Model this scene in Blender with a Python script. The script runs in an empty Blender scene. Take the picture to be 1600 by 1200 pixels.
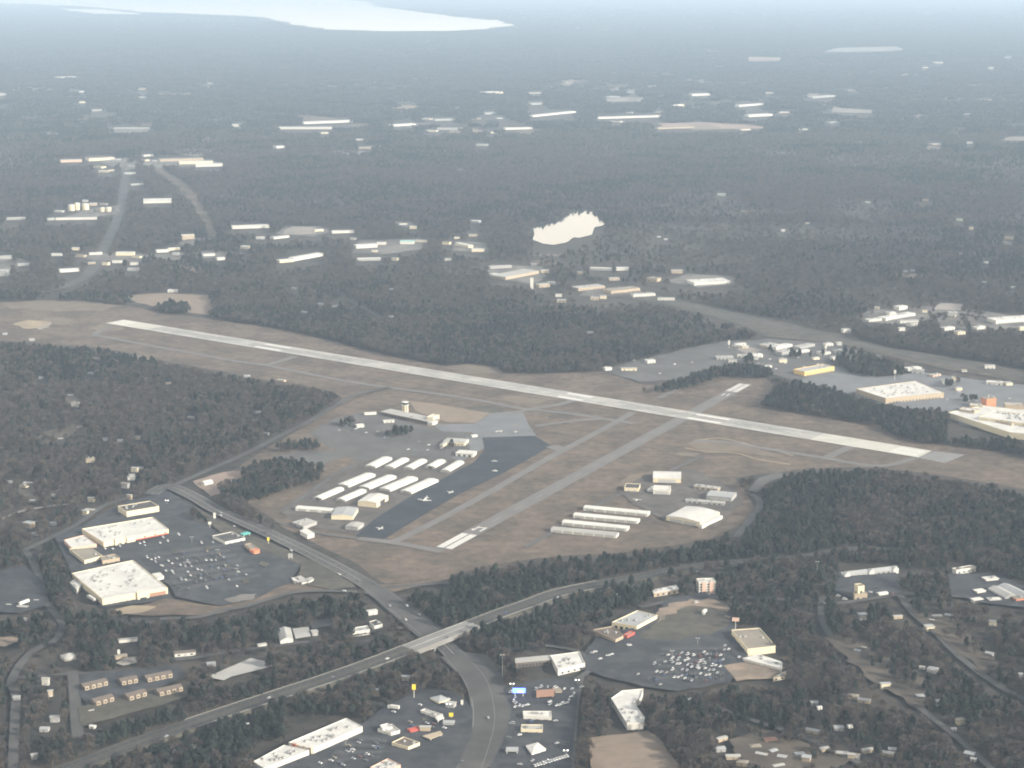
import bpy, bmesh, math, random
import numpy as np
random.seed(7); rng = np.random.default_rng(7)
SC = bpy.context.scene
COL = SC.collection
R = math.radians

# ---------------------------------------------------------------- camera, sky, sun, exposure
CH, FPX, PITCH = 685.0, 2900.0, math.atan(645/2900.0)     # eye height in m, focal length in px of the 1600 px photo
cam = bpy.data.cameras.new('camera'); cam.lens = 36*FPX/1600; cam.sensor_width = 36
cam.clip_start = 1; cam.clip_end = 200000
co = bpy.data.objects.new('camera', cam); COL.objects.link(co)
co.location = (0, 0, CH); co.rotation_euler = (math.pi/2-PITCH, 0, 0)
SC.camera = co

SUN_EL, SUN_AZ = R(24), R(62)      # azimuth measured from behind the camera towards the right
sdir = (math.sin(SUN_AZ)*math.cos(SUN_EL), -math.cos(SUN_AZ)*math.cos(SUN_EL), math.sin(SUN_EL))
w = bpy.data.worlds.new('World'); SC.world = w; w.use_nodes = True
nt = w.node_tree; nt.nodes.clear()
wo = nt.nodes.new('ShaderNodeOutputWorld'); bg = nt.nodes.new('ShaderNodeBackground'); sk = nt.nodes.new('ShaderNodeTexSky')
sk.sky_type = 'NISHITA'; sk.sun_disc = False; sk.sun_elevation = SUN_EL
sk.sun_rotation = math.atan2(sdir[0], sdir[1])
sk.altitude = 100; sk.air_density = 1.0; sk.dust_density = 3.0; sk.ozone_density = 1.0
bg.inputs['Strength'].default_value = 0.09
# a thin bright veil of high cloud over the whole sky, thicker to the eye towards the horizon
tcw = nt.nodes.new('ShaderNodeTexCoord'); sx = nt.nodes.new('ShaderNodeSeparateXYZ'); nt.links.new(tcw.outputs['Generated'], sx.inputs[0])
vr = nt.nodes.new('ShaderNodeMapRange'); vr.inputs['From Min'].default_value = 0; vr.inputs['From Max'].default_value = .75; vr.inputs['To Min'].default_value = 1.0; vr.inputs['To Max'].default_value = .25
vn = nt.nodes.new('ShaderNodeTexNoise'); vn.inputs['Scale'].default_value = 3; vn.inputs['Detail'].default_value = 4; nt.links.new(tcw.outputs['Generated'], vn.inputs['Vector'])
vs = nt.nodes.new('ShaderNodeMath'); vs.operation = 'MULTIPLY_ADD'; vs.inputs[1].default_value = .25; nt.links.new(vn.outputs['Fac'], vs.inputs[0])
nt.links.new(sx.outputs['Z'], vr.inputs['Value']); nt.links.new(vr.outputs[0], vs.inputs[2]); 
vb = nt.nodes.new('ShaderNodeMath'); vb.operation = 'SUBTRACT'; vb.inputs[1].default_value = .125; vb.use_clamp = True; nt.links.new(vs.outputs[0], vb.inputs[0])
vm_ = nt.nodes.new('ShaderNodeMix'); vm_.data_type = 'RGBA'; 
vc = nt.nodes.new('ShaderNodeMix'); vc.data_type = 'RGBA'; vc.inputs[6].default_value = (16.5, 13.9, 10.6, 1); vc.inputs[7].default_value = (4.6, 4.7, 4.8, 1)
vf = nt.nodes.new('ShaderNodeMapRange'); vf.inputs['From Min'].default_value = .16; vf.inputs['From Max'].default_value = .7; nt.links.new(sx.outputs['Z'], vf.inputs['Value'])
nt.links.new(vf.outputs[0], vc.inputs[0]); nt.links.new(vc.outputs[2], vm_.inputs[7])
nt.links.new(vb.outputs[0], vm_.inputs[0]); nt.links.new(sk.outputs[0], vm_.inputs[6]); nt.links.new(vm_.outputs[2], bg.inputs[0]); nt.links.new(bg.outputs[0], wo.inputs[0])
sl = bpy.data.lights.new('sun', 'SUN'); sl.energy = 3.2; sl.angle = R(0.6); sl.color = (1, .93, .82)
so = bpy.data.objects.new('sun', sl); COL.objects.link(so)
from mathutils import Vector, Matrix
from mathutils.geometry import delaunay_2d_cdt
so.rotation_euler = Vector(sdir).to_track_quat('Z', 'Y').to_euler(); so.location = (0, 0, 3000)
SC.view_settings.view_transform = 'Standard'; SC.view_settings.look = 'None'
SC.view_settings.exposure = 1.16; SC.view_settings.gamma = 1.0; SC.view_settings.use_curve_mapping = False
SC.cycles.max_bounces = 4; SC.cycles.volume_bounces = 0; SC.cycles.diffuse_bounces = 2
SC.cycles.use_denoising = True; SC.cycles.filter_width = 1.9
HAZE_DENSITY = 5.4e-5

# ---------------------------------------------------------------- from photograph pixels to the ground and back
cP, sP = math.cos(PITCH), math.sin(PITCH)
def P(x, y, z=0.0):
    u, v = (x-800)/FPX, (y-600)/FPX
    t = (CH-z)/(sP+v*cP)
    return (u*t, (cP-v*sP)*t)
def project(X, Y, Z=0.0):
    f = Y*cP+(CH-Z)*sP; d = (CH-Z)*cP-Y*sP
    return 800+FPX*X/f, 600+FPX*d/f

# ---------------------------------------------------------------- materials
MATS = {}
def mat(name, rgb, rough=.8, var=.25, scale=.15, rgb2=None, scale2=.02, spec=.3, metal=0, obj_random=0.0):
    """Principled colour, broken up by a fine and a coarse noise in metres."""
    if name in MATS: return MATS[name]
    m = bpy.data.materials.new(name); m.use_nodes = True
    n = m.node_tree.nodes; l = m.node_tree.links
    b = n['Principled BSDF']; b.inputs['Roughness'].default_value = rough
    b.inputs['Specular IOR Level'].default_value = spec; b.inputs['Metallic'].default_value = metal
    tc = n.new('ShaderNodeTexCoord')
    nz = n.new('ShaderNodeTexNoise'); nz.inputs['Scale'].default_value = scale; nz.inputs['Detail'].default_value = 5
    nz.inputs['Roughness'].default_value = .65
    l.new(tc.outputs['Object'], nz.inputs['Vector'])
    mr = n.new('ShaderNodeMapRange'); mr.inputs['From Min'].default_value = .3; mr.inputs['From Max'].default_value = .7
    mr.inputs['To Min'].default_value = 1-var; mr.inputs['To Max'].default_value = 1+var
    l.new(nz.outputs['Fac'], mr.inputs['Value'])
    mx = n.new('ShaderNodeMix'); mx.data_type = 'RGBA'
    mx.inputs[6].default_value = (*rgb, 1); mx.inputs[7].default_value = (*(rgb2 or rgb), 1)
    n2 = n.new('ShaderNodeTexNoise'); n2.inputs['Scale'].default_value = scale2; n2.inputs['Detail'].default_value = 6
    n2.inputs['Roughness'].default_value = .6
    l.new(tc.outputs['Object'], n2.inputs['Vector'])
    r2 = n.new('ShaderNodeMapRange'); r2.inputs['From Min'].default_value = .42; r2.inputs['From Max'].default_value = .6
    l.new(n2.outputs['Fac'], r2.inputs['Value']); l.new(r2.outputs[0], mx.inputs[0])
    vm = n.new('ShaderNodeVectorMath'); vm.operation = 'SCALE'
    l.new(mx.outputs[2], vm.inputs[0])
    fac = mr.outputs[0]
    if obj_random:
        oi = n.new('ShaderNodeObjectInfo'); m2 = n.new('ShaderNodeMapRange')
        m2.inputs['To Min'].default_value = 1-obj_random; m2.inputs['To Max'].default_value = 1+obj_random
        l.new(oi.outputs['Random'], m2.inputs['Value'])
        mm = n.new('ShaderNodeMath'); mm.operation = 'MULTIPLY'
        l.new(fac, mm.inputs[0]); l.new(m2.outputs[0], mm.inputs[1]); fac = mm.outputs[0]
    l.new(fac, vm.inputs['Scale'])
    l.new(vm.outputs[0], b.inputs['Base Color'])
    MATS[name] = m; return m
def emit(name, rgb, strength):
    m = bpy.data.materials.new(name); m.use_nodes = True
    b = m.node_tree.nodes['Principled BSDF']; b.inputs['Base Color'].default_value = (*rgb, 1)
    b.inputs['Emission Color'].default_value = (*rgb, 1); b.inputs['Emission Strength'].default_value = strength
    MATS[name] = m; return m
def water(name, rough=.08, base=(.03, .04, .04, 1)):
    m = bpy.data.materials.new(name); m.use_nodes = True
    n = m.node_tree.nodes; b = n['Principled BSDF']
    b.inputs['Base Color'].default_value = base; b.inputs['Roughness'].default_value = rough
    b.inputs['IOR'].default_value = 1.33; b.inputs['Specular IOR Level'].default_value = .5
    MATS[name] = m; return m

mat('woodland floor', (.060, .051, .042), .95, .4, .05, (.040, .036, .031), .008)
mat('dry grass', (.136, .105, .080), .95, .36, .07, (.090, .072, .056), .014)
mat('straw grass', (.33, .27, .18), .95, .2, .06, (.24, .20, .14), .03)
mat('verge grass', (.088, .080, .064), .95, .3, .06, (.065, .062, .050), .02)
mat('bare soil', (.25, .195, .145), .95, .2, .08, (.17, .14, .11), .03)
mat('pale field', (.30, .27, .235), .95, .2, .01, (.20, .18, .16), .006)
mat('pink soil', (.33, .25, .20), .95, .2, .02, (.24, .19, .155), .01)
mat('asphalt', (.055, .058, .063), .9, .3, .09, (.034, .037, .043), .035)
mat('new asphalt', (.025, .030, .039), .85, .2, .05, (.036, .042, .051), .02)
mat('hangar paving', (.112, .100, .088), .9, .25, .06, (.080, .073, .066), .025)
mat('freeway asphalt', (.060, .058, .054), .9, .2, .08, (.045, .044, .042), .02)
mat('worn asphalt', (.115, .112, .107), .9, .18, .08, (.088, .086, .082), .02)
mat('road asphalt', (.092, .090, .085), .9, .2, .08, (.066, .065, .062), .02)
mat('old yard', (.17, .16, .145), .9, .25, .03, (.11, .10, .09), .012)
mat('apron concrete', (.17, .175, .178), .9, .12, .06, (.14, .146, .15), .03)
mat('taxiway asphalt', (.165, .157, .147), .9, .12, .06, (.14, .135, .127), .03)
mat('tan dirt', (.22, .172, .13), .95, .15, .05, (.21, .17, .13), .02)
mat('thin grass', (.175, .145, .108), .95, .2, .06, (.14, .115, .09), .03)
mat('concrete', (.39, .38, .345), .9, .12, .07, (.30, .30, .28), .02)
mat('tyre rubber mark', (.22, .215, .20), .9, .15, .1, (.27, .265, .245), .08)
mat('pale concrete', (.50, .485, .42), .9, .06, .05, (.45, .44, .385), .03)
mat('deck concrete', (.20, .195, .185), .9, .1, .08, (.22, .22, .21), .03)
mat('marking paint', (.64, .63, .58), .8, .08, .3)
mat('worn marking', (.30, .30, .28), .8, .15, .3)
mat('white roof', (.61, .60, .55), .7, .12, .10, (.50, .49, .455), .06)
mat('white metal', (.64, .635, .58), .55, .07, .15, (.56, .555, .51), .06)
mat('grey roof', (.36, .37, .36), .7, .12, .08, (.30, .31, .31), .03)
mat('pale roof', (.40, .395, .365), .75, .1, .08, (.33, .325, .30), .04)
mat('dark roof', (.07, .068, .068), .85, .2, .1, (.095, .09, .085), .03)
mat('brown roof', (.15, .125, .105), .85, .2, .1, (.12, .10, .085), .04)
mat('tan roof', (.27, .24, .19), .85, .15, .1, (.22, .20, .165), .04)
mat('cream wall', (.66, .59, .42), .8, .06, .2)
mat('yellow wall', (.70, .50, .20), .8, .06, .2)
mat('tan wall', (.40, .33, .24), .85, .1, .2)
mat('white wall', (.60, .585, .53), .8, .05, .2)
mat('grey wall', (.33, .33, .32), .8, .1, .2)
mat('brick wall', (.34, .20, .14), .9, .12, .3)
mat('pink wall', (.60, .42, .33), .85, .06, .2)
mat('red wall', (.45, .10, .08), .8, .08, .2)
mat('orange wall', (.55, .22, .12), .8, .06, .2)
mat('teal panel', (.10, .42, .38), .6, .06, .2)
mat('window glass', (.04, .05, .06), .15, .1, .2, spec=.6)
mat('door paint', (.42, .42, .40), .6, .1, .2)
mat('dark steel', (.07, .07, .075), .5, .1, .5)
mat('roof equipment', (.30, .30, .29), .6, .15, .5)
mat('yellow paint', (.85, .62, .05), .5, .05, .5)
mat('red paint', (.42, .09, .07), .5, .06, .5)
mat('tyre rubber', (.02, .02, .02), .9, .1, .5)
CARC = {'white': (.78, .78, .76), 'silver': (.45, .46, .47), 'black': (.02, .02, .022), 'grey': (.13, .135, .14), 'blue': (.05, .09, .2),
        'red': (.16, .03, .03), 'tan': (.36, .31, .23)}
for k, c in CARC.items(): mat(k+' car paint', c, .3, .03, .5, spec=.6)
mat('pine needles', (.020, .025, .022), .9, .35, .3, (.028, .031, .024), .06, spec=.15, obj_random=.35)
mat('bare twigs', (.094, .079, .069), .95, .3, .3, (.060, .053, .048), .06, spec=.1, obj_random=.35)
mat('bark', (.11, .09, .07), .95, .25, .5, spec=.1)
emit('blue screen', (.12, .22, 1.0), 1.6); emit('pale screen', (.75, .65, 1.0), 1.3); emit('lamp glow', (1, .95, .85), 3.0)
water('pond water'); water('lake water with painted glow', .4, (.80, .70, .54, 1))      # lake: bright cream sky glow painted into the base colour, rough surface

# ---------------------------------------------------------------- basic mesh tools
def obj(name, bm, m, parent=None, loc=None):
    me = bpy.data.meshes.new(name)
    if isinstance(bm, bmesh.types.BMesh): bm.normal_update(); bm.to_mesh(me); bm.free()
    else: me = bm
    if m is not None:
        for q in (m if isinstance(m, (list, tuple)) else [m]): me.materials.append(MATS[q] if isinstance(q, str) else q)
    o = bpy.data.objects.new(name, me); COL.objects.link(o)
    if parent: o.parent = parent
    if loc: o.location = loc
    return o
def thing(name, label, cat, loc, group=None, rz=0):
    o = bpy.data.objects.new(name, None); COL.objects.link(o); o.location = loc; o.rotation_euler = (0, 0, rz)
    o.empty_display_size = 2
    tag(o, label, cat, group); return o
def tag(o, label, cat, group=None):
    o['label'] = label; o['category'] = cat
    if group: o['group'] = group
    return o
def area2(p): return sum(p[i][0]*p[(i+1) % len(p)][1]-p[(i+1) % len(p)][0]*p[i][1] for i in range(len(p)))
def ccw(p):
    p = list(p); return p if area2(p) > 0 else p[::-1]
def prism(bm, pts, z0, z1, mi=0, bottom=False):
    pts = ccw(pts)
    a = [bm.verts.new((x, y, z0)) for x, y in pts]; b = [bm.verts.new((x, y, z1)) for x, y in pts]
    n = len(pts); fs = [bm.faces.new(b)]
    if bottom: fs.append(bm.faces.new(a[::-1]))
    for i in range(n): fs.append(bm.faces.new((a[i], a[(i+1) % n], b[(i+1) % n], b[i])))
    for f in fs: f.material_index = mi
def rbox(bm, c, u, l, wd, z0, z1, mi=0):
    """box centred at c in plan, length l along unit vector u, width wd across it"""
    v = (-u[1], u[0])
    prism(bm, [(c[0]+s*u[0]*l/2+t*v[0]*wd/2, c[1]+s*u[1]*l/2+t*v[1]*wd/2) for s, t in ((-1, -1), (1, -1), (1, 1), (-1, 1))], z0, z1, mi, True)
def cyl(bm, c, r0, r1, z0, z1, n=10, mi=0):
    a = [bm.verts.new((c[0]+r0*math.cos(2*math.pi*i/n), c[1]+r0*math.sin(2*math.pi*i/n), z0)) for i in range(n)]
    b = [bm.verts.new((c[0]+r1*math.cos(2*math.pi*i/n), c[1]+r1*math.sin(2*math.pi*i/n), z1)) for i in range(n)]
    fs = [bm.faces.new(b), bm.faces.new(a[::-1])]
    for i in range(n): fs.append(bm.faces.new((a[i], a[(i+1) % n], b[(i+1) % n], b[i])))
    for f in fs: f.material_index = mi
NB = bmesh.new

# ---------------------------------------------------------------- ground sheets, roads
OPEN, RECTS, FORCE, THIN, NOBASE = [], [], [], [], []          # picture-space outlines that keep trees off / bring trees back
ZL = [0.02]
def nextz(): ZL[0] += .012; return ZL[0]
def rough_poly(px, jit, step):
    pts = [P(x, y) for x, y in px]; out = []
    for i, a in enumerate(pts):
        b = pts[(i+1) % len(pts)]; L = math.dist(a, b); n = max(1, int(L/step))
        for k in range(n):
            t = k/n; j = jit if k else jit*.4
            out.append((a[0]+(b[0]-a[0])*t+random.uniform(-j, j), a[1]+(b[1]-a[1])*t+random.uniform(-j, j)))
    return out
def sheet(name, px, m, jit=0, step=25, open_=True, kind='structure'):
    z = nextz(); bm = NB()
    pts = rough_poly(px, jit, step) if jit else [P(x, y) for x, y in px]
    V, _, Fs = delaunay_2d_cdt([Vector(p) for p in ccw(pts)], [], [list(range(len(pts)))], 1, 1e-4)[:3]
    vs_ = [bm.verts.new((v[0], v[1], z)) for v in V]
    for f in Fs:
        q = bm.faces.new([vs_[i] for i in f]); q.normal_update()
        if q.normal.z < 0: q.normal_flip()
    o = obj(name, bm, m); o['kind'] = kind
    if open_ == 'thin': THIN.append(list(px))
    elif open_: OPEN.append(list(px))
    return o
def smooth(pts, n=6):
    out = []
    for i in range(len(pts)-1):
        p0, p1, p2, p3 = pts[max(i-1, 0)], pts[i], pts[i+1], pts[min(i+2, len(pts)-1)]
        for k in range(n):
            t = k/n
            out.append(tuple(.5*((2*b)+(-a+c)*t+(2*a-5*b+4*c-d)*t*t+(-a+3*b-3*c+d)*t**3) for a, b, c, d in zip(p0, p1, p2, p3)))
    out.append(tuple(pts[-1])); return out
def offsets(line, d):
    out = []
    for i, p in enumerate(line):
        a, b = line[max(i-1, 0)], line[min(i+1, len(line)-1)]
        tx, ty = b[0]-a[0], b[1]-a[1]; L = math.hypot(tx, ty) or 1
        out.append((p[0]-ty/L*d, p[1]+tx/L*d)+tuple(p[2:]))
    return out
def strip(bm, line, d0, d1, z, mi=0):
    A, B = offsets(line, d0), offsets(line, d1)
    va = [bm.verts.new((p[0], p[1], (p[2] if len(p) > 2 else 0)+z)) for p in A]; vb = [bm.verts.new((p[0], p[1], (p[2] if len(p) > 2 else 0)+z)) for p in B]
    for i in range(len(va)-1):
        f = bm.faces.new((va[i], va[i+1], vb[i+1], vb[i])); f.material_index = mi
        f.normal_update()
        if f.normal.z < 0: f.normal_flip()
def dashes(bm, line, off, wd, on, gap, z):
    acc = 0
    O = offsets(line, off)
    for a, b in zip(O, O[1:]):
        L = math.dist(a[:2], b[:2])
        if L < .1: continue
        s = 0
        while s < L:
            e = min(s+on, L)
            p = lambda t: tuple(q+(r-q)*t/L for q, r in zip(a, b))
            strip(bm, [p(s), p(e)], -wd/2, wd/2, z); s += on+gap
def road(name, px, width, m, open_=True, lines=None, sm=5, kerb=None):
    pts = [P(x, y) for x, y in px]
    line = smooth(pts, sm) if sm > 1 else pts
    z = nextz(); bm = NB(); strip(bm, line, -width/2, width/2, z)
    o = obj(name, bm, m); o['kind'] = 'structure'
    if open_ == 'base': NOBASE.append([project(*p[:2]) for p in offsets(line, width/2+2)]+[project(*p[:2]) for p in offsets(line, -width/2-2)][::-1])
    elif open_: OPEN.append([project(*p) for p in offsets(line, width/2+2)]+[project(*p) for p in offsets(line, -width/2-2)][::-1])
    if lines:
        bm = NB()
        for d, on, gap in lines:
            if gap: dashes(bm, line, d, .35, on, gap, z+.01)
            else: strip(bm, line, d-.18, d+.18, z+.01)
        obj('lane_marking', bm, 'worn marking', o)['kind'] = 'stuff'
    if kerb:
        bm = NB()
        for s in (-1, 1):
            strip(bm, line, s*width/2, s*(width/2+.4), z+.13)
            A = offsets(line, s*width/2)
            for a, b in zip(A, A[1:]):
                bm.faces.new([bm.verts.new(q) for q in ((a[0], a[1], z), (b[0], b[1], z), (b[0], b[1], z+.13), (a[0], a[1], z+.13))])
        obj('kerb', bm, 'deck concrete', o)['kind'] = 'stuff'
    return o

# ================================================================= THE SETTING
bm = NB()
bmesh.ops.create_grid(bm, x_segments=24, y_segments=24, size=45000)
bmesh.ops.translate(bm, verts=bm.verts[:], vec=(0, 30000, 0))
gr = obj('ground', bm, 'woodland floor'); gr['kind'] = 'structure'
mat('lawn grass', (.108, .090, .070), .95, .4, .06, (.068, .058, .048), .03)
# -------- airfield grass, clearings, pavements
sheet('airfield_grass', [(-30, 468), (0, 472), (100, 470), (200, 478), (270, 490), (340, 500), (430, 513), (510, 530), (600, 555), (640, 562), (760, 583), (840, 585), (950, 580),
    (1000, 600), (1060, 607), (1110, 590), (1150, 583), (1195, 590), (1212, 604), (1188, 632), (1240, 642), (1330, 652), (1375, 662), (1395, 678), (1440, 692), (1500, 697), (1560, 706), (1640, 722), (1640, 775),
    (1560, 757), (1500, 747), (1440, 738), (1380, 731), (1300, 730), (1240, 735), (1180, 741), (1150, 748), (1165, 772), (1180, 795), (1155, 822), (1110, 842), (1050, 852),
    (980, 862), (900, 867), (830, 874), (760, 884), (700, 900), (640, 910), (600, 912), (580, 900), (560, 882), (520, 862), (480, 842), (440, 822), (410, 800), (380, 780), (345, 766), (340, 750),
    (400, 712), (450, 680), (505, 645), (535, 622), (520, 612), (470, 600), (420, 595), (330, 578), (230, 557), (160, 543), (60, 536), (-30, 530)], 'dry grass', 4, 30)
for k in range(46):
    x, y = random.uniform(60, 1450), random.uniform(500, 880); q = (x-165)/1280*205+505
    if not (q-8 < y < q+130 and (y < 640+.0*x or 560 < x < 1250)): continue
    wpx = random.uniform(12, 46); sheet('worn_grass', [(x+wpx*math.cos(a)*random.uniform(.5, 1.25), y+wpx*.2*math.sin(a)*random.uniform(.5, 1.3)) for a in np.arange(0, 6.2, .6)], random.choice(['thin grass', 'verge grass', 'lawn grass']), 4, 12, False)
for k in range(5):
    d = 10+k*9; road('mown_track', [(230, 513+d), (600, 571+d*1.2), (1000, 634+d*1.5)], 3, random.choice(['thin grass', 'lawn grass']), False, sm=1)
sheet('straw_grass', [(0, 474), (60, 470), (130, 471), (190, 478), (160, 486), (90, 486), (20, 482)], 'thin grass', 8, 20)
sheet('bare_soil', [(20, 506), (45, 500), (80, 503), (74, 511), (40, 514)], 'straw grass', 4, 14)
sheet('bare_soil', [(56, 512), (80, 504), (78, 511), (62, 516)], 'pale field', 3, 14)
sheet('straw_grass', [(690, 574), (730, 569), (780, 574), (785, 583), (735, 584)], 'thin grass', 4, 16)
sheet('bare_soil', [(194, 463), (250, 458), (325, 461), (332, 478), (326, 492), (300, 489), (258, 482), (215, 473)], 'tan dirt', 5, 20)
sheet('bare_soil', [(640, 627), (682, 631), (735, 641), (768, 646), (742, 661), (700, 660), (672, 652), (648, 641)], 'tan dirt', 1.5, 15)
sheet('bare_soil', [(1075, 692), (1090, 685), (1140, 690), (1225, 712), (1220, 718), (1150, 706), (1100, 708)], 'thin grass', 6, 12)
for px in ([(1070, 700), (1105, 706), (1150, 708), (1185, 718), (1235, 726)], [(1085, 690), (1125, 685), (1180, 697), (1240, 712)]):
    road('dirt_trail', px, 4, 'straw grass', False)
sheet('straw_grass', [(960, 760), (985, 742), (1015, 738), (1020, 750), (985, 762)], 'thin grass', 3, 15)
sheet('hangar_pavement', [(440, 802), (500, 760), (560, 725), (640, 712), (700, 722), (748, 728), (700, 752), (660, 788), (600, 822), (560, 838), (530, 832), (470, 822)], 'hangar paving', 1.5, 12)
sheet('terminal_car_park', [(520, 655), (560, 645), (592, 648), (662, 666), (745, 680), (752, 700), (735, 712), (690, 722), (640, 712), (560, 722), (500, 690), (486, 676)], 'worn asphalt', 1.5, 12)
sheet('apron', [(676, 664), (742, 662), (768, 646), (802, 643), (818, 646), (826, 664), (838, 681), (752, 684), (745, 692), (738, 676), (690, 674)], 'apron concrete')
sheet('apron', [(728, 681), (752, 681), (757, 700), (720, 722), (706, 716), (735, 702)], 'apron concrete')
sheet('dark_apron', [(754, 684), (835, 681), (862, 697), (820, 721), (780, 743), (720, 771), (660, 806), (600, 843), (574, 843), (556, 838), (582, 814), (620, 789), (662, 764), (700, 744), (742, 722), (757, 703)], 'new asphalt')
sheet('bare_soil', [(300, 752), (350, 738), (400, 733), (408, 740), (372, 762), (330, 776)], 'pink soil', 3, 15)
sheet('bare_soil', [(432, 712), (480, 704), (545, 706), (540, 714), (500, 728), (440, 726)], 'worn asphalt', 3, 15)
# runways
def marks(parent, rects, name='marking', m='marking paint'):
    z = nextz()
    for r in rects:
        bm = NB(); bm.faces.new([bm.verts.new((x, y, z)) for x, y in ccw(r)]); obj(name, bm, m, parent)
def rquad(pts, name, m, parent=None):
    z = nextz(); bm = NB(); bm.faces.new([bm.verts.new((x, y, z)) for x, y in ccw(pts)])
    o = obj(name, bm, m, parent)
    if not parent: o['kind'] = 'structure'
    return o
RA = P(179, 502.5); RB = P(1445.5, 710.2); RL = math.dist(RA, RB); RU = ((RB[0]-RA[0])/RL, (RB[1]-RA[1])/RL); RV = (-RU[1], RU[0])
def ron(a, b, c, d): return [(RA[0]+RU[0]*s+RV[0]*t, RA[1]+RU[1]*s+RV[1]*t) for s, t in ((a, c), (b, c), (b, d), (a, d))]
HW = 24.0
sheet('overrun', [(1431, 715), (1460, 705.5), (1508, 711), (1476, 724)], 'deck concrete')
QA = P(691.5, 858); QB = P(1166, 599.5); QL = math.dist(QA, QB); QU = ((QB[0]-QA[0])/QL, (QB[1]-QA[1])/QL); QV = (-QU[1], QU[0])
def qon(a, b, c, d): return [(QA[0]+QU[0]*s+QV[0]*t, QA[1]+QU[1]*s+QV[1]*t) for s, t in ((a, c), (b, c), (b, d), (a, d))]
rw2 = rquad(qon(0, QL, -11.5, 11.5), 'asphalt_runway', 'taxiway asphalt')
mk = []
for k in range(4):
    for s in (-1, 1): mk.append(qon(4, 68, s*(1.3+2.4*k), s*(3.3+2.4*k)))
for k in range(4):
    for s in (-1, 1): mk.append(qon(QL-70, QL-6, s*(1.3+2.4*k), s*(3.0+2.4*k)))
marks(rw2, mk, 'threshold_stripe')
marks(rw2, [qon(84, 102, -7, -4.8), qon(84, 102, 3.2, 5.4), qon(98, 100.5, -4.6, 3), qon(86, 90, 5.6, 8)] + [qon(QL-105, QL-88, -5, -3), qon(QL-105, QL-88, 3, 5)], 'runway_number')
marks(rw2, [qon(a, a+20, -.3, .3) for a in np.arange(130, QL-130, 60)], 'centreline_dash', 'worn marking')
# taxiways
for px, wd in (
    ([(147, 524), (170, 527.5), (227, 539), (290, 550), (365, 564), (415, 571), (465, 581), (515, 591), (580, 602), (640, 610), (700, 618), (760, 628), (810, 638), (860, 643), (900, 648), (947, 655), (990, 662)], 12),
    ([(178, 511), (158, 516), (147, 524)], 14), ([(462, 557), (440, 564), (415, 571)], 14),
    ([(612, 848), (640, 836), (715, 797), (790, 755), (865, 712), (950, 667), (990, 644)], 13),
    ([(837, 666), (897, 658), (945, 655)], 11), ([(560, 842), (612, 848), (690, 862)], 14),
    ([(862, 697), (880, 704)], 22), ([(800, 646), (840, 638), (880, 631), (900, 622)], 14),
    ([(1085, 689), (1140, 692), (1200, 702), (1287, 716), (1350, 727), (1390, 727), (1430, 716)], 12), ([(1332, 698), (1312, 706), (1293, 715)], 15),
    ([(1030, 622), (1070, 604), (1120, 586)], 12)):
    road('taxiway', px, wd, 'taxiway asphalt', False)
runway = rquad(ron(0, RL, -HW, HW), 'concrete_runway', 'concrete')
marks(runway, [ron(0, 118, -HW+.5, HW-.5), ron(RL-175, RL, -HW+.5, HW-.5)], 'slab', 'pale concrete')
marks(runway, [ron(6+d, 48+d, s*(2.2+2.9*k), s*(3.9+2.9*k)) for d in (0, RL-54) for k in range(6) for s in (-1, 1)], 'threshold_stripe')
marks(runway, [ron(a, b, s*10, s*17.5) for a, b in ((405, 470), (1100, 1150), (RL-395, RL-335)) for s in (-1, 1)], 'aiming_point_bar')
marks(runway, [ron(a, b, s*1.2, s*7) for a, b in ((140, 330), (380, 640), (RL-520, RL-230)) for s in (-1, 1)], 'tyre_mark', 'tyre rubber mark')
marks(runway, [ron(a, a+36, -.5, .5) for a in np.arange(130, RL-150, 60)], 'centreline_dash')
marks(runway, [ron(0, RL, s*21.4, s*22.2) for s in (-1, 1)], 'edge_line')
for px in ([(430, 815), (500, 834), (560, 842)], [(560, 722), (520, 745), (480, 772), (440, 800)], [(985, 790), (1030, 770), (1060, 758)], [(820, 856), (900, 812), (960, 776), (1020, 762)],
           [(1100, 712), (1060, 730), (1045, 738)]):
    road('service_track', px, 7, 'worn asphalt', False)
road('service_track', [(1165, 770), (1182, 778), (1187, 792), (1170, 815), (1150, 840)], 9, 'worn asphalt')
sheet('service_yard', [(1168, 768), (1185, 748), (1215, 738), (1230, 744), (1200, 755), (1183, 770)], 'worn asphalt')
sheet('hangar_pavement', [(965, 768), (1010, 742), (1080, 733), (1150, 765), (1160, 785), (1120, 825), (1040, 815), (1010, 800), (985, 785)], 'hangar paving', 2, 14, open_=False)
# -------- commercial land to the right of the airfield
sheet('car_park', [(940, 580), (985, 566), (1060, 548), (1130, 534), (1200, 530), (1290, 536), (1380, 556), (1340, 570), (1370, 590), (1330, 600), (1300, 604), (1245, 597), (1205, 585), (1150, 568), (1105, 576), (1060, 594), (1000, 598)], 'worn asphalt', 4, 25)
sheet('car_park', [(1245, 597), (1300, 572), (1370, 590), (1440, 582), (1540, 596), (1640, 606), (1640, 700), (1590, 682), (1500, 664), (1480, 644), (1420, 640), (1340, 625), (1290, 608)], 'apron concrete')
sheet('car_park', [(1320, 500), (1370, 484), (1440, 479), (1520, 484), (1620, 498), (1620, 510), (1540, 517), (1460, 512), (1380, 506)], 'old yard', 8, 30, 'thin')
sheet('verge', [(900, 448), (1000, 458), (1120, 480), (1210, 500), (1300, 520), (1400, 545), (1500, 560), (1620, 582), (1620, 602), (1500, 582), (1400, 560), (1300, 536), (1200, 527), (1150, 505), (1060, 480), (980, 466)], 'verge grass', 6, 40)
road('far_highway', [(860, 440), (1000, 463), (1110, 485), (1210, 508), (1300, 527), (1400, 551), (1500, 570), (1620, 590)], 11, 'road asphalt')
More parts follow.
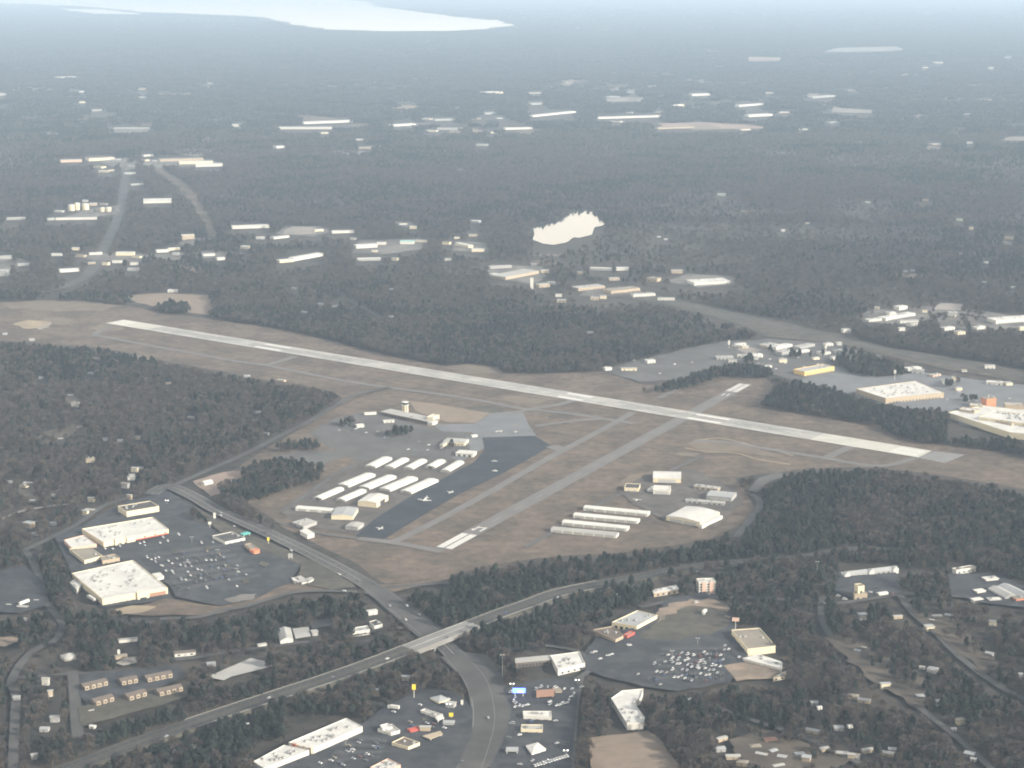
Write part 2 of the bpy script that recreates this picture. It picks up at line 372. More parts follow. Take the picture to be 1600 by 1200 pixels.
for px in ([(903, 462), (925, 450), (990, 448), (1005, 458), (960, 464)], [(760, 430), (765, 414), (845, 416), (855, 432), (830, 445), (800, 440)], [(1040, 440), (1075, 428), (1150, 432), (1145, 446), (1090, 450)],
           [(432, 366), (445, 354), (500, 354), (520, 362), (490, 370)], [(548, 395), (560, 376), (655, 374), (660, 390), (600, 398)], [(705, 392), (712, 376), (760, 380), (765, 396)]):
    sheet('paved_yard', px, 'old yard', 6, 30)
for px in ([(440, 366), (455, 354), (496, 355), (494, 366)], [(1459, 484), (1470, 474), (1508, 476), (1500, 485)], [(1150, 546), (1165, 540), (1190, 548), (1170, 556)]):
    sheet('bare_soil', px, 'pale field', 6, 30)
# -------- the far town upper left, its road and the cut through the woods
road('far_road', [(192, 250), (196, 270), (193, 300), (190, 320), (181, 350), (168, 378), (155, 402), (148, 416), (130, 435), (100, 448), (60, 458)], 26, 'road asphalt')
sheet('power_line_cut', [(236, 262), (258, 276), (280, 292), (300, 315), (318, 345), (326, 368), (340, 372), (330, 345), (314, 318), (296, 292), (272, 274), (250, 262)], 'dry grass', 10, 50)
for px in ([(118, 402), (160, 396), (200, 396), (255, 397), (330, 392), (385, 396), (350, 402), (280, 406), (200, 410), (150, 408)], [(150, 252), (190, 247), (250, 250), (330, 249), (348, 258), (270, 262), (196, 266)],
           [(95, 342), (125, 330), (180, 322), (192, 318), (184, 334), (150, 343)], [(-20, 424), (-20, 402), (30, 402), (50, 412), (12, 424)], [(280, 380), (300, 372), (330, 374), (318, 384), (290, 386)]):
    sheet('paved_yard', px, 'old yard', 10, 50, 'thin')
# -------- pale fields far off
for px, m in (([(1165, 95), (1170, 89), (1225, 90), (1222, 95)], 'pink soil'), ([(1280, 81), (1310, 75), (1400, 73), (1420, 78), (1380, 80), (1330, 81)], 'pale field'), ([(1430, 80), (1480, 84), (1525, 91), (1470, 88)], 'old yard'),
              ([(920, 142), (950, 137), (1037, 134), (1030, 139), (960, 145)], 'old yard'), ([(940, 157), (955, 153), (1007, 153), (1003, 158), (960, 159)], 'pale field'),
              ([(1025, 200), (1030, 193), (1095, 191), (1180, 196), (1212, 201), (1100, 203)], 'pink soil'), ([(1297, 176), (1298, 168), (1330, 170), (1367, 173), (1362, 177)], 'pale field'),
              ([(1548, 219), (1580, 214), (1630, 214), (1630, 219)], 'pale field'), ([(375, 134), (400, 132), (460, 132), (455, 135)], 'old yard'), ([(130, 136), (150, 133), (190, 133), (180, 136)], 'old yard'),
              ([(150, 204), (165, 200), (238, 200), (235, 206), (190, 209)], 'old yard'), ([(600, 352), (620, 346), (650, 348), (648, 356)], 'old yard'), ([(1400, 158), (1440, 152), (1500, 153), (1590, 157), (1570, 160), (1480, 162)], 'old yard'),
              ([(1055, 127), (1090, 122), (1110, 127), (1090, 131)], 'old yard'), ([(1180, 240), (1240, 238), (1260, 242), (1200, 245)], 'old yard'), ([(1210, 275), (1250, 272), (1260, 278)], 'old yard'), ([(880, 245), (960, 240), (1010, 242), (940, 248)], 'old yard')):
    sheet('pale_field', px, m, 25, 90, 'thin' if m == 'old yard' else True)
for k, px in enumerate(([(380, 432), (470, 424), (600, 402), (700, 398), (770, 404)], [(-20, 306), (120, 292), (196, 262)], [(880, 306), (1000, 288), (1120, 282), (1320, 300)], [(1160, 425), (1300, 402), (1450, 398), (1620, 392)], [(540, 252), (700, 262), (900, 250), (1000, 240)], [(1200, 252), (1400, 240), (1620, 262)],
        [(330, 440), (420, 432), (510, 452), (600, 500)], [(1000, 330), (1080, 350), (1180, 345), (1300, 360)], [(360, 300), (480, 310), (600, 300), (720, 312)], [(1330, 330), (1420, 350), (1560, 340), (1620, 350)], [(0, 230), (130, 225), (300, 236)], [(640, 120), (800, 128), (1000, 120)], [(1100, 220), (1250, 212), (1400, 222)])):
    road('far_street', px, 9+3*(k % 2), 'road asphalt')
for k in range(70):
    x, y = random.uniform(0, 1600), random.choice([random.uniform(100, 240), random.uniform(215, 470)]); wpx = random.uniform(8, 34); hpx = wpx*random.uniform(.10, .22)
    if 180 < x < 660 and y > 440 or y > 455: continue
    sheet('clearing', [(x+wpx*math.cos(a)*random.uniform(.7, 1.2), y+hpx*math.sin(a)*random.uniform(.7, 1.2)) for a in np.arange(0, 6.2, .7)], random.choice(['old yard', 'dry grass', 'bare soil', 'thin grass']), 6, 40, 'thin')
# -------- water
sheet('pond', [(831, 353), (850, 350), (870, 345), (885, 335), (892, 334), (905, 329), (925, 330), (930, 336), (937, 341), (947, 349), (940, 354), (930, 356), (925, 368), (905, 373), (897, 372), (885, 380), (865, 384), (848, 382), (833, 376), (835, 364)], 'pond water', 2, 30)
POND = OPEN[-1]; OPEN.append([(x-2, y+9) for x, y in POND]); OPEN.append([(x, y+4) for x, y in POND])
sheet('lake', [(-200, -12), (-60, 4), (60, 7), (150, 11), (215, 18), (290, 21), (400, 26), (450, 37), (510, 46), (600, 49), (700, 48), (760, 45), (806, 40), (780, 33), (700, 25), (640, 17), (600, 12), (560, 2), (500, -6), (200, -12)], 'lake water with painted glow', 130, 450)
sheet('lake', [(90, 14), (160, 15), (230, 23), (150, 21)], 'lake water with painted glow', 60, 300)
# -------- shopping centre land at the left
sheet('car_park', [(160, 846), (265, 826), (300, 812), (338, 833), (400, 858), (470, 884), (455, 912), (400, 938), (345, 950), (275, 935), (262, 917), (208, 874)], 'asphalt', 2, 12)
sheet('car_park', [(86, 842), (130, 822), (200, 786), (262, 770), (300, 790), (300, 815), (262, 832), (210, 872), (262, 920), (270, 940), (160, 952), (118, 915), (104, 880)], 'asphalt')
sheet('verge', [(300, 792), (338, 815), (440, 858), (520, 890), (556, 920), (520, 924), (462, 915), (470, 885), (400, 858), (345, 835)], 'verge grass', 2, 18)
sheet('verge', [(180, 960), (260, 938), (345, 950), (400, 938), (455, 914), (520, 925), (460, 930), (400, 946), (340, 962), (240, 966)], 'dry grass', 3, 18)
sheet('straw_grass', [(181, 955), (205, 949), (245, 950), (222, 960), (190, 963)], 'straw grass', 2, 10)
sheet('gravel_yard', [(350, 940), (375, 932), (402, 930), (398, 938), (365, 945)], 'old yard', 2, 6)
sheet('bare_soil', [(572, 915), (615, 928), (700, 908), (712, 900), (640, 914), (600, 916)], 'dry grass', 2, 20)
# -------- roads
MAINL = [(-.2, 9, 0), (.2, 9, 0), (5, 3, 9), (-5, 3, 9), (9.2, 9, 0), (-9.2, 9, 0)]
road('main_road', [(236, 775), (262, 762), (300, 777), (340, 800), (400, 827), (450, 850), (500, 875), (550, 902), (595, 930), (630, 958), (662, 984), (700, 1016), (722, 1040), (742, 1065), (752, 1095), (755, 1130), (745, 1170), (728, 1215), (700, 1280)], 21, 'road asphalt', True, MAINL, kerb=True)
road('main_road', [(262, 765), (330, 735), (390, 708), (440, 682), (480, 662), (520, 638), (560, 618), (610, 606)], 11, 'road asphalt')
sheet('road_junction', [(560, 898), (600, 920), (640, 945), (690, 985), (700, 1010), (655, 1000), (610, 960), (570, 926)], 'road asphalt')
sheet('road_junction', [(688, 1030), (722, 1022), (762, 1026), (786, 1060), (800, 1110), (795, 1160), (770, 1200), (735, 1215), (700, 1210), (735, 1160), (745, 1110), (720, 1060)], 'road asphalt')
sheet('verge', [(718, 1130), (730, 1132), (722, 1160), (708, 1180), (706, 1170)], 'verge grass', 1, 12)
road('side_road', [(250, 970), (310, 967), (345, 957), (380, 951), (427, 937), (465, 928), (515, 926), (590, 930)], 8, 'road asphalt')
road('side_road', [(600, 921), (650, 917), (710, 912)], 9, 'road asphalt')
road('side_road', [(275, 1034), (310, 1030), (360, 1022), (472, 1007), (550, 996), (612, 984), (660, 990)], 7, 'road asphalt')
road('side_road', [(70, 1012), (50, 1022), (30, 1044), (18, 1070), (25, 1090), (23, 1140), (20, 1210)], 9, 'road asphalt')
road('side_road', [(114, 1052), (117, 1090), (119, 1120), (122, 1156)], 11, 'road asphalt')
road('side_road', [(20, 1064), (80, 1058), (114, 1056), (200, 1052), (275, 1048)], 6, 'road asphalt')
road('side_road', [(40, 862), (85, 840), (120, 822), (170, 790), (262, 765)], 9, 'road asphalt')
road('side_road', [(40, 862), (60, 900), (70, 940), (98, 980), (80, 1010)], 8, 'road asphalt')
road('side_road', [(905, 1062), (900, 1085), (895, 1120), (892, 1160), (888, 1215)], 10, 'road asphalt')
road('side_road', [(790, 1020), (850, 1012), (905, 1022), (925, 1045), (905, 1062)], 7, 'road asphalt')
road('side_road', [(1000, 952), (1080, 938), (1200, 938), (1300, 946), (1410, 932), (1500, 935), (1620, 952)], 8, 'road asphalt')
road('side_road', [(1285, 935), (1282, 960), (1290, 985), (1310, 1010), (1345, 1040), (1400, 1080), (1450, 1120), (1500, 1160), (1560, 1215)], 7, 'road asphalt', True)
road('side_road', [(1405, 930), (1425, 960), (1460, 990), (1500, 1030), (1560, 1075), (1620, 1105)], 8, 'road asphalt', True)
road('side_road', [(1120, 1110), (1180, 1130), (1240, 1150), (1300, 1175), (1380, 1215)], 7, 'road asphalt', 'base')
road('side_road', [(0, 815), (40, 800), (110, 790)], 7, 'pale field'); road('side_road', [(-20, 720), (50, 700), (110, 690), (170, 680)], 6, 'road asphalt')
# -------- pavements and lots in the foreground
sheet('car_park', [(410, 1215), (480, 1172), (570, 1132), (600, 1108), (640, 1090), (672, 1080), (712, 1085), (738, 1110), (738, 1150), (708, 1215)], 'asphalt')
sheet('car_park', [(786, 1078), (850, 1064), (905, 1066), (900, 1120), (892, 1215), (760, 1215), (792, 1150), (800, 1110)], 'asphalt')
sheet('car_park', [(930, 1000), (1000, 980), (1030, 955), (1040, 940), (1100, 928), (1140, 950), (1150, 990), (1170, 1026), (1140, 1070), (1060, 1084), (1003, 1076), (940, 1060), (905, 1045), (915, 1020)], 'asphalt', 2, 10)
sheet('gravel_yard', [(1030, 958), (1045, 946), (1110, 938), (1142, 955), (1135, 978), (1080, 990), (1020, 985)], 'bare soil', 5, 9)
sheet('gravel_yard', [(1040, 965), (1080, 950), (1138, 960), (1135, 985), (1070, 1005), (1000, 1000)], 'verge grass', 6, 9)
sheet('gravel_yard', [(1132, 1044), (1168, 1038), (1228, 1046), (1206, 1064), (1150, 1068)], 'bare soil', 2, 12)
sheet('ploughed_field', [(919, 1157), (1012, 1146), (1034, 1162), (1070, 1215), (926, 1215)], 'tan dirt', 1, 10)
for k in range(6):
    y = 1164+k*9
    road('field_furrow', [(925+k*.5, y), (975+k, y-4), (1030+k*7, y-8)], 1.6, 'bare soil', False, sm=1)
sheet('concrete_pad', [(322, 1062), (392, 1032), (440, 1042), (402, 1051), (362, 1061), (350, 1067)], 'pale roof', .5, 8)
sheet('concrete_pad', [(457, 986), (482, 983), (486, 998), (462, 1002)], 'pale roof')
sheet('concrete_pad', [(484, 974), (520, 970), (524, 980), (488, 986)], 'worn asphalt')
sheet('bare_soil', [(180, 1040), (200, 1030), (222, 1030), (212, 1040), (192, 1044)], 'pale field', 2, 8)
sheet('car_park', [(125, 1058), (280, 1044), (290, 1062), (230, 1085), (140, 1110), (124, 1090)], 'asphalt')
sheet('verge', [(120, 1110), (230, 1080), (295, 1074), (300, 1092), (200, 1120), (130, 1140)], 'verge grass', 2, 14)
sheet('car_park', [(-10, 895), (40, 888), (75, 920), (70, 950), (30, 962), (-10, 960)], 'asphalt')
sheet('bare_soil', [(-10, 1000), (20, 998), (38, 1004), (10, 1014), (-10, 1014)], 'bare soil', 2, 10)
for px in ([(20, 775), (60, 750), (120, 735), (110, 760), (60, 790)], [(40, 690), (90, 670), (140, 660), (130, 690), (70, 712)], [(60, 630), (110, 615), (160, 618), (140, 640)]):
    sheet('lawn', px, 'lawn grass', 6, 12, 'thin')
for px in ([(1140, 1160), (1180, 1140), (1240, 1160), (1330, 1190), (1300, 1215), (1180, 1215)], [(1290, 1000), (1330, 990), (1400, 1030), (1480, 1090), (1440, 1110), (1350, 1060)], [(1420, 960), (1480, 965), (1560, 1040), (1540, 1060)], [(1500, 1130), (1560, 1120), (1620, 1160), (1600, 1200)]):
    sheet('lawn', px, 'lawn grass', 6, 12, 'thin')
sheet('car_park', [(1312, 905), (1400, 898), (1410, 930), (1330, 938), (1300, 925)], 'asphalt')
sheet('car_park', [(1480, 900), (1560, 900), (1620, 930), (1620, 955), (1530, 945), (1485, 930)], 'asphalt')
sheet('bare_soil', [(1420, 768), (1450, 764), (1468, 768), (1440, 774)], 'bare soil', 6, 10, False)
# -------- the freeway, raised on a bank where it crosses the main road
FW = [(60, 1222, 0), (130, 1197, 0), (220, 1163, 0), (300, 1135, 0), (380, 1108, 1), (450, 1085, 2.5), (520, 1062, 4.5), (590, 1037, 6), (640, 1017.5, 6.5), (700, 994, 6.5), (740, 979, 6), (790, 960, 4), (830, 946, 2), (870, 931, .5), (940, 916, 0), (1000, 905, 0), (1060, 893, 0), (1140, 884, 0), (1250, 876, 0), (1340, 862, 0), (1420, 868, 0)]
FL = smooth([P(x, y, z)+(z,) for x, y, z in FW], 6)
HF = 10.0
zf = nextz()
def part_line(a, b): return FL[a*6:b*6+1]
bm = NB()
for a, b in ((0, 8), (10, 20)):
    L = part_line(a, b)
    strip(bm, L, -HF-2, HF+2, zf)
    for s in (-1, 1):
        A = offsets(L, s*(HF+2)); Bo = [offsets(L, s*(HF+2+1.8*max(p[2], 0)+.3))[i] for i, p in enumerate(L)]
        va = [bm.verts.new((p[0], p[1], p[2]+zf)) for p in A]; vb = [bm.verts.new((p[0], p[1], 0)) for p in Bo]
        for i in range(len(va)-1): bm.faces.new((va[i], va[i+1], vb[i+1], vb[i]))
bmesh.ops.recalc_face_normals(bm, faces=bm.faces[:])
obj('freeway_embankment', bm, 'verge grass')['kind'] = 'structure'
bm = NB()
for a, b in ((0, 8), (10, 20)):
    for s in (-1, 1): strip(bm, part_line(a, b), s*1.5, s*(HF-.5), zf+.03)
fw = obj('freeway', bm, 'freeway asphalt'); fw['kind'] = 'structure'
bm = NB()
for a, b in ((0, 8), (10, 20)):
    for s in (-1, 1):
        dashes(bm, part_line(a, b), s*5.5, .2, 3, 9, zf+.05)
        for d in (2.3, 8.6): strip(bm, part_line(a, b), s*d-.1, s*d+.1, zf+.05)
obj('lane_marking', bm, 'worn marking', fw)['kind'] = 'stuff'
OPEN.append([project(p[0], p[1], p[2]) for p in offsets(FL[:104], HF)]+[project(p[0], p[1], p[2]) for p in offsets(FL[:104], -HF+6)][::-1])
NOBASE.append([project(p[0], p[1], 0) for p in offsets(FL, HF+4)]+[project(p[0], p[1], 0) for p in offsets(FL, -HF-4)][::-1])
BL = part_line(8, 10); bc = BL[len(BL)//2]
br = thing('road_bridge', 'pale concrete freeway bridge crossing over the main road at the bottom centre', 'bridge', (bc[0], bc[1], 0))
def rel(line): return [(p[0]-bc[0], p[1]-bc[1], p[2]) for p in line]
RLn = rel(BL)
bm = NB(); strip(bm, RLn, -HF-1, HF+1, zf+.05)
A, Bq = offsets(RLn, HF+1), offsets(RLn, -HF-1)
for S in (A, Bq):
    for p, q in zip(S, S[1:]): bm.faces.new([bm.verts.new(v) for v in ((p[0], p[1], p[2]+zf+.05), (q[0], q[1], q[2]+zf+.05), (q[0], q[1], q[2]-1.3), (p[0], p[1], p[2]-1.3))])
strip(bm, RLn, -HF-1, HF+1, -1.3)
obj('deck', bm, 'deck concrete', br)
for s in (-1, 0, 1):
    bm = NB(); a = offsets(RLn, s*(HF+.8))
    for p, q in zip(a, a[1:]):
        L = math.dist(p[:2], q[:2]); u = ((q[0]-p[0])/L, (q[1]-p[1])/L)
        rbox(bm, ((p[0]+q[0])/2, (p[1]+q[1])/2), u, L+.02, .4, p[2]+zf, p[2]+zf+1.0)
    obj('parapet', bm, 'deck concrete', br)
for i in (3, 9):
    p, q = RLn[i], RLn[i+1]; L = math.dist(p[:2], q[:2]); u = ((q[0]-p[0])/L, (q[1]-p[1])/L)
    for d in (-8, -2.7, 2.7, 8):
        bm = NB(); cyl(bm, (p[0]-u[1]*d, p[1]+u[0]*d), .6, .6, 0, p[2]-2.2, 10); obj('pier', bm, 'pale roof', br)
    bm = NB(); rbox(bm, p, (-u[1], u[0]), 20, 1.4, p[2]-2.2, p[2]-1.32); obj('pier_cap', bm, 'pale roof', br)
# -------- woods that stand inside the open land
FORCE += [[(1200, 548), (1212, 546), (1216, 551), (1202, 553)], [(1298, 560), (1330, 556), (1340, 562), (1300, 568)], [(1225, 558), (1250, 557), (1252, 560), (1228, 561)], [(1262, 560), (1285, 557), (1288, 560), (1265, 563)], [(1390, 584), (1410, 582), (1412, 587), (1394, 589)], [(1500, 626), (1530, 624), (1528, 630), (1505, 632)], [(1160, 566), (1176, 563), (1180, 567), (1163, 570)], [(530, 664), (552, 662), (550, 668), (532, 670)], [(600, 682), (640, 676), (644, 680), (604, 687)], [(700, 702), (716, 700), (716, 704), (702, 706)],
    [(348, 790), (345, 770), (388, 738), (420, 729), (470, 729), (508, 737), (498, 752), (452, 768), (400, 784)],
    [(1190, 637), (1215, 611), (1240, 604), (1290, 614), (1350, 632), (1420, 649), (1470, 650), (1500, 674), (1560, 692), (1640, 712), (1640, 726), (1560, 706), (1480, 697), (1440, 695), (1390, 680), (1370, 666), (1240, 645)],
    [(1005, 616), (1060, 604), (1100, 586), (1150, 577), (1195, 580), (1210, 592), (1175, 592), (1130, 590), (1095, 602), (1060, 612)],
    [(1290, 545), (1340, 555), (1390, 575), (1370, 592), (1330, 585), (1300, 570)], [(1455, 600), (1480, 592), (1500, 600), (1480, 607)], [(1440, 668), (1470, 655), (1490, 668), (1465, 676)],
    [(430, 700), (490, 698), (500, 704), (440, 708)], [(240, 486), (265, 478), (300, 484), (290, 492), (260, 492)]]
PINEY = FORCE[:3]+[[(640, 905), (760, 878), (1000, 858), (1160, 825), (1190, 760), (1300, 735), (1400, 740), (1390, 800), (1300, 870), (1100, 890), (900, 920), (760, 960), (650, 990)],
    [(0, 1200), (200, 1110), (330, 1060), (600, 1000), (680, 1010), (600, 1100), (420, 1180), (300, 1220)], [(60, 870), (90, 900), (200, 970), (400, 960), (560, 940), (570, 990), (400, 1010), (200, 1010), (70, 960)],
    [(1500, 760), (1640, 770), (1640, 880), (1450, 860), (1400, 810)], [(780, 1040), (920, 1045), (920, 1075), (790, 1078)],
    [(700, 940), (960, 900), (1080, 920), (940, 975), (800, 1030), (740, 1000)]]
HALFPINE = [[(600, 520), (1160, 500), (1150, 560), (900, 592), (760, 592), (640, 560)], [(300, 620), (520, 640), (400, 720), (250, 760), (140, 800)], [(1200, 940), (1310, 960), (1300, 1080), (1200, 1100), (1010, 1150), (1000, 1080), (1180, 1070), (1225, 1040)]]
SPARSE = [[(1380, 740), (1500, 745), (1600, 770), (1500, 790), (1400, 830), (1330, 850), (1300, 800)], [(-40, 660), (250, 640), (230, 700), (180, 790), (100, 830), (-40, 860)], [(1130, 1100), (1300, 1090), (1420, 1100), (1640, 960), (1640, 1260), (1100, 1260)], [(1290, 950), (1640, 940), (1640, 1100), (1400, 1110), (1310, 1010)],
    [(-40, 1000), (130, 1030), (120, 1200), (-40, 1240)], [(130, 960), (300, 970), (300, 1040), (130, 1050)], [(-40, 540), (300, 580), (300, 650), (-40, 660)], [(1280, 880), (1640, 880), (1640, 950), (1280, 950)]]

def bays(name, corners, rows, cols, parent):
    a, b, c, d = [P(*q) for q in corners]; bm = NB(); z = ZL[0]+.012
    L = lambda p, q, t: (p[0]+(q[0]-p[0])*t, p[1]+(q[1]-p[1])*t)
    for r in range(rows):
        t0, t1 = (r+.15)/rows, (r+.75)/rows
        for k in range(cols+1):
            s = k/cols; p, q = L(a, b, s), L(d, c, s); strip(bm, [L(p, q, t0), L(p, q, t1)], -.09, .09, z)
        p0, p1 = L(a, d, (t0+t1)/2), L(b, c, (t0+t1)/2); strip(bm, [p0, p1], -.09, .09, z)
    o = obj(name, bm, 'worn marking', parent); o['kind'] = 'stuff'; ZL[0] += .03
sc_lot = [o for o in COL.objects if o.name.startswith('car_park')]
bays('bay_marking', [(282, 928), (410, 906), (345, 852), (238, 866)], 7, 46, sc_lot[3]); bays('bay_marking', [(1012, 1068), (1130, 1070), (1133, 1012), (1036, 1014)], 6, 30, sc_lot[-3])
bays('bay_marking', [(500, 1200), (590, 1192), (606, 1158), (560, 1148)], 4, 22, sc_lot[0])
for q in ([(300, 905), (308, 904), (306, 900), (299, 901)], [(352, 890), (360, 888), (357, 884), (349, 886)], [(380, 915), (390, 913), (387, 909), (377, 911)], [(322, 862), (330, 861), (328, 857), (320, 858)], [(270, 868), (277, 867), (275, 863), (268, 864)],
          [(408, 880), (420, 884), (415, 890), (404, 886)], [(1050, 1052), (1056, 1052), (1055, 1047), (1049, 1047)], [(1095, 1040), (1101, 1040), (1100, 1035), (1094, 1035)], [(660, 1130), (668, 1129), (666, 1125), (658, 1126)], [(700, 1076), (712, 1082), (708, 1086), (697, 1080)]):
    bm = NB(); prism(bm, [P(*p) for p in q], 0, ZL[0]+.15, 0); obj('planted_island', bm, 'verge grass')['kind'] = 'structure'

# ================================================================= BUILDINGS
def r3(p0, p1, p2, h):
    a, b, c = P(*p0, h), P(*p1, h), P(*p2, h)
    L = math.dist(a, b); u = ((b[0]-a[0])/L, (b[1]-a[1])/L); v = (-u[1], u[0]); d = (c[0]-a[0])*v[0]+(c[1]-a[1])*v[1]
    return [a, b, (b[0]+v[0]*d, b[1]+v[1]*d), (a[0]+v[0]*d, a[1]+v[1]*d)]
def fb(x0, y0, x1, y1, depth):
    a, b = P(x0, y0), P(x1, y1); L = math.dist(a, b); u = ((b[0]-a[0])/L, (b[1]-a[1])/L); v = (-u[1], u[0])
    if v[1] < 0: v = (-v[0], -v[1])
    return [a, b, (b[0]+v[0]*depth, b[1]+v[1]*depth), (a[0]+v[0]*depth, a[1]+v[1]*depth)]
def ax(x0, y0, x1, y1, wd, h=3):
    a, b = P(x0, y0, h), P(x1, y1, h); L = math.dist(a, b); u = ((b[0]-a[0])/L, (b[1]-a[1])/L); v = (-u[1]*wd/2, u[0]*wd/2)
    return [(a[0]-v[0], a[1]-v[1]), (b[0]-v[0], b[1]-v[1]), (b[0]+v[0], b[1]+v[1]), (a[0]+v[0], a[1]+v[1])]
def quad(pts, h): return [P(x, y, h) for x, y in pts]
def lerp(a, b, t): return (a[0]+(b[0]-a[0])*t, a[1]+(b[1]-a[1])*t)
def keep_clear(pts, h, pad=2):
    q = [project(x, y, z) for x, y in pts for z in (0, h)]
    RECTS.append((min(a for a, b in q)-pad, min(b for a, b in q)-pad, max(a for a, b in q)+pad, max(b for a, b in q)+pad))
UNIT_MESH = None
def roof_units(root, pts, n, z, name='roof_unit', size=(3, 2.2, 1.5)):
    """rooftop air handlers, alike boxes on a low curb"""
    global UNIT_MESH
    if UNIT_MESH is None:
        bm = NB(); rbox(bm, (0, 0), (1, 0), 3.0, 2.2, .25, 1.6); rbox(bm, (0, 0), (1, 0), 3.3, 2.5, 0, .25); cyl(bm, (.6, 0), .7, .7, 1.6, 1.85, 8)
        u = obj('roof_unit', bm, 'roof equipment'); UNIT_MESH = u.data; bpy.data.objects.remove(u)
    a, b, c, d = pts[0], pts[1], pts[2], pts[3]
    ang = math.atan2(b[1]-a[1], b[0]-a[0])
    for k in range(n):
        s, t = random.uniform(.1, .9), random.uniform(.15, .85)
        p, q = lerp(a, b, s), lerp(d, c, s); r = lerp(p, q, t)
        o = bpy.data.objects.new('roof_unit', UNIT_MESH); COL.objects.link(o); o.parent = root
        o.location = (r[0], r[1], z); o.rotation_euler = (0, 0, ang); k_ = random.uniform(.6, 1.05); o.scale = (k_, k_, 1)
def openings(root, pts, face, n, wd, hh, z, name, m, margin=.06, out=.08):
    a, b = pts[face], pts[(face+1) % len(pts)]; L = math.dist(a, b)
    if L < .5: return
    u = ((b[0]-a[0])/L, (b[1]-a[1])/L); nr = (u[1], -u[0])
    bm = NB(); rbox(bm, (0, 0), (1, 0), wd, out*2, 0, hh)
    pr = obj(name, bm, m); me = pr.data; bpy.data.objects.remove(pr)
    for k in range(n):
        t = margin+(1-2*margin)*(k+.5)/n; p = lerp(a, b, t)
        o = bpy.data.objects.new(name, me); COL.objects.link(o); o.parent = root
        o.location = (p[0], p[1], z); o.rotation_euler = (0, 0, math.atan2(u[1], u[0]))
def bld(label, pts, h, wall, roof, style='parapet', units=0, doors=(), wins=(), name='building', cat='building', group=None, rise=None, clear=True):
    pts = ccw(pts); cx = sum(p[0] for p in pts)/len(pts); cy = sum(p[1] for p in pts)/len(pts)
    root = thing(name, label, cat, (cx, cy, 0), group)
    L = [(x-cx, y-cy) for x, y in pts]; n = len(L)
    bm = NB()
    va = [bm.verts.new((x, y, 0)) for x, y in L]; vb = [bm.verts.new((x, y, h)) for x, y in L]
    for i in range(n): bm.faces.new((va[i], va[(i+1) % n], vb[(i+1) % n], vb[i]))
    obj('wall', bm, wall, root)
    grow = lambda k: [(x*(1+k/max(1, math.hypot(x, y))), y*(1+k/max(1, math.hypot(x, y)))) for x, y in L]
    if style == 'slab':
        bm = NB(); prism(bm, grow(.8), h, h+.45, 0, True); obj('roof', bm, roof, root)
    elif style == 'parapet':
        bm = NB(); bm.faces.new([bm.verts.new((x, y, h-.02)) for x, y in L]); obj('roof', bm, roof, root)
        bm = NB()
        for i in range(n):
            a, b = L[i], L[(i+1) % n]; ln = math.dist(a, b)
            if ln < .3: continue
            u = ((b[0]-a[0])/ln, (b[1]-a[1])/ln); q = (u[1]*.15, -u[0]*.15)
            rbox(bm, ((a[0]+b[0])/2-q[0]*.9, (a[1]+b[1])/2-q[1]*.9), u, ln+.02*i, .45, h-.3, h+.75+.01*i)
        obj('parapet', bm, wall, root)
    else:
        l0, l1 = math.dist(L[0], L[1]), math.dist(L[1], L[2])
        q = L if l0 >= l1 else L[1:]+L[:1]
        span = min(l0, l1); rz = h+(rise if rise is not None else span*.16); k = .5
        q = [(x*(1+k/math.hypot(x, y)), y*(1+k/math.hypot(x, y))) for x, y in q]
        e0, e1 = lerp(q[3], q[0], .5), lerp(q[1], q[2], .5); bm = NB()
        if style == 'hip': e0, e1 = lerp(e0, e1, min(.45, .5*span/max(l0, l1))), lerp(e1, e0, min(.45, .5*span/max(l0, l1)))
        if style == 'barrel':
            N = 8; rows = []
            for i in range(N+1):
                t = i/N; z = h+(rz-h)*math.sin(math.pi*t); a, b = lerp(q[0], q[3], t), lerp(q[1], q[2], t)
                rows.append((bm.verts.new((a[0], a[1], z)), bm.verts.new((b[0], b[1], z))))
            for r, s in zip(rows, rows[1:]): bm.faces.new((r[0], r[1], s[1], s[0]))
            bm.faces.new([r[0] for r in rows]); bm.faces.new([r[1] for r in rows][::-1])
        else:
            v = [bm.verts.new((x, y, h)) for x, y in q]; r = [bm.verts.new((*e0, rz)), bm.verts.new((*e1, rz))]
            bm.faces.new((v[0], v[1], r[1], r[0])); bm.faces.new((v[2], v[3], r[0], r[1]))
            for f in (bm.faces.new((v[3], v[0], r[0])), bm.faces.new((v[1], v[2], r[1]))):
                if style == 'gable': f.material_index = 1
        bmesh.ops.recalc_face_normals(bm, faces=bm.faces[:])
        obj('roof', bm, [roof, wall], root)
    if units: roof_units(root, L, units, h)
    if not doors and not wins and name in ('building', 'store', 'shop', 'restaurant', 'motel', 'mall', 'warehouse', 'bank', 'hotel') and n == 4 and h > 3.2 and cy < 4200:
        ff = front_face(L); ln = math.dist(L[ff], L[(ff+1) % 4]); k_ = int(ln/7)
        if k_ >= 2: wins = [(ff, k_, 2.6, min(1.9, h*.45), 1.0, 'window', 'window glass', .05, .06)]
        doors = [(ff, 1, 2.2, 2.6, .05, 'door', 'door paint', .02, .1)]
        if not units and style in ('parapet', 'slab') and ln > 12: roof_units(root, L, int(2+ln/14), h+(.45 if style == 'slab' else 0))
    for d in doors: openings(root, L, *d)
    for d in wins: openings(root, L, *d)
    if clear: keep_clear(pts, h)
    return root, L, (cx, cy)
def front_face(pts):
    """index of the wall whose outside looks most towards the camera"""
    pts = ccw(pts); best = None
    for i in range(len(pts)):
        a, b = pts[i], pts[(i+1) % len(pts)]; L = math.dist(a, b)
        s = -(-(b[0]-a[0]))/L if L else 0          # outward normal is (dy, -dx)/L ; its -Y part is dx/L
        if L > 3 and (best is None or s > best[0]): best = (s, i)
    return best[1]

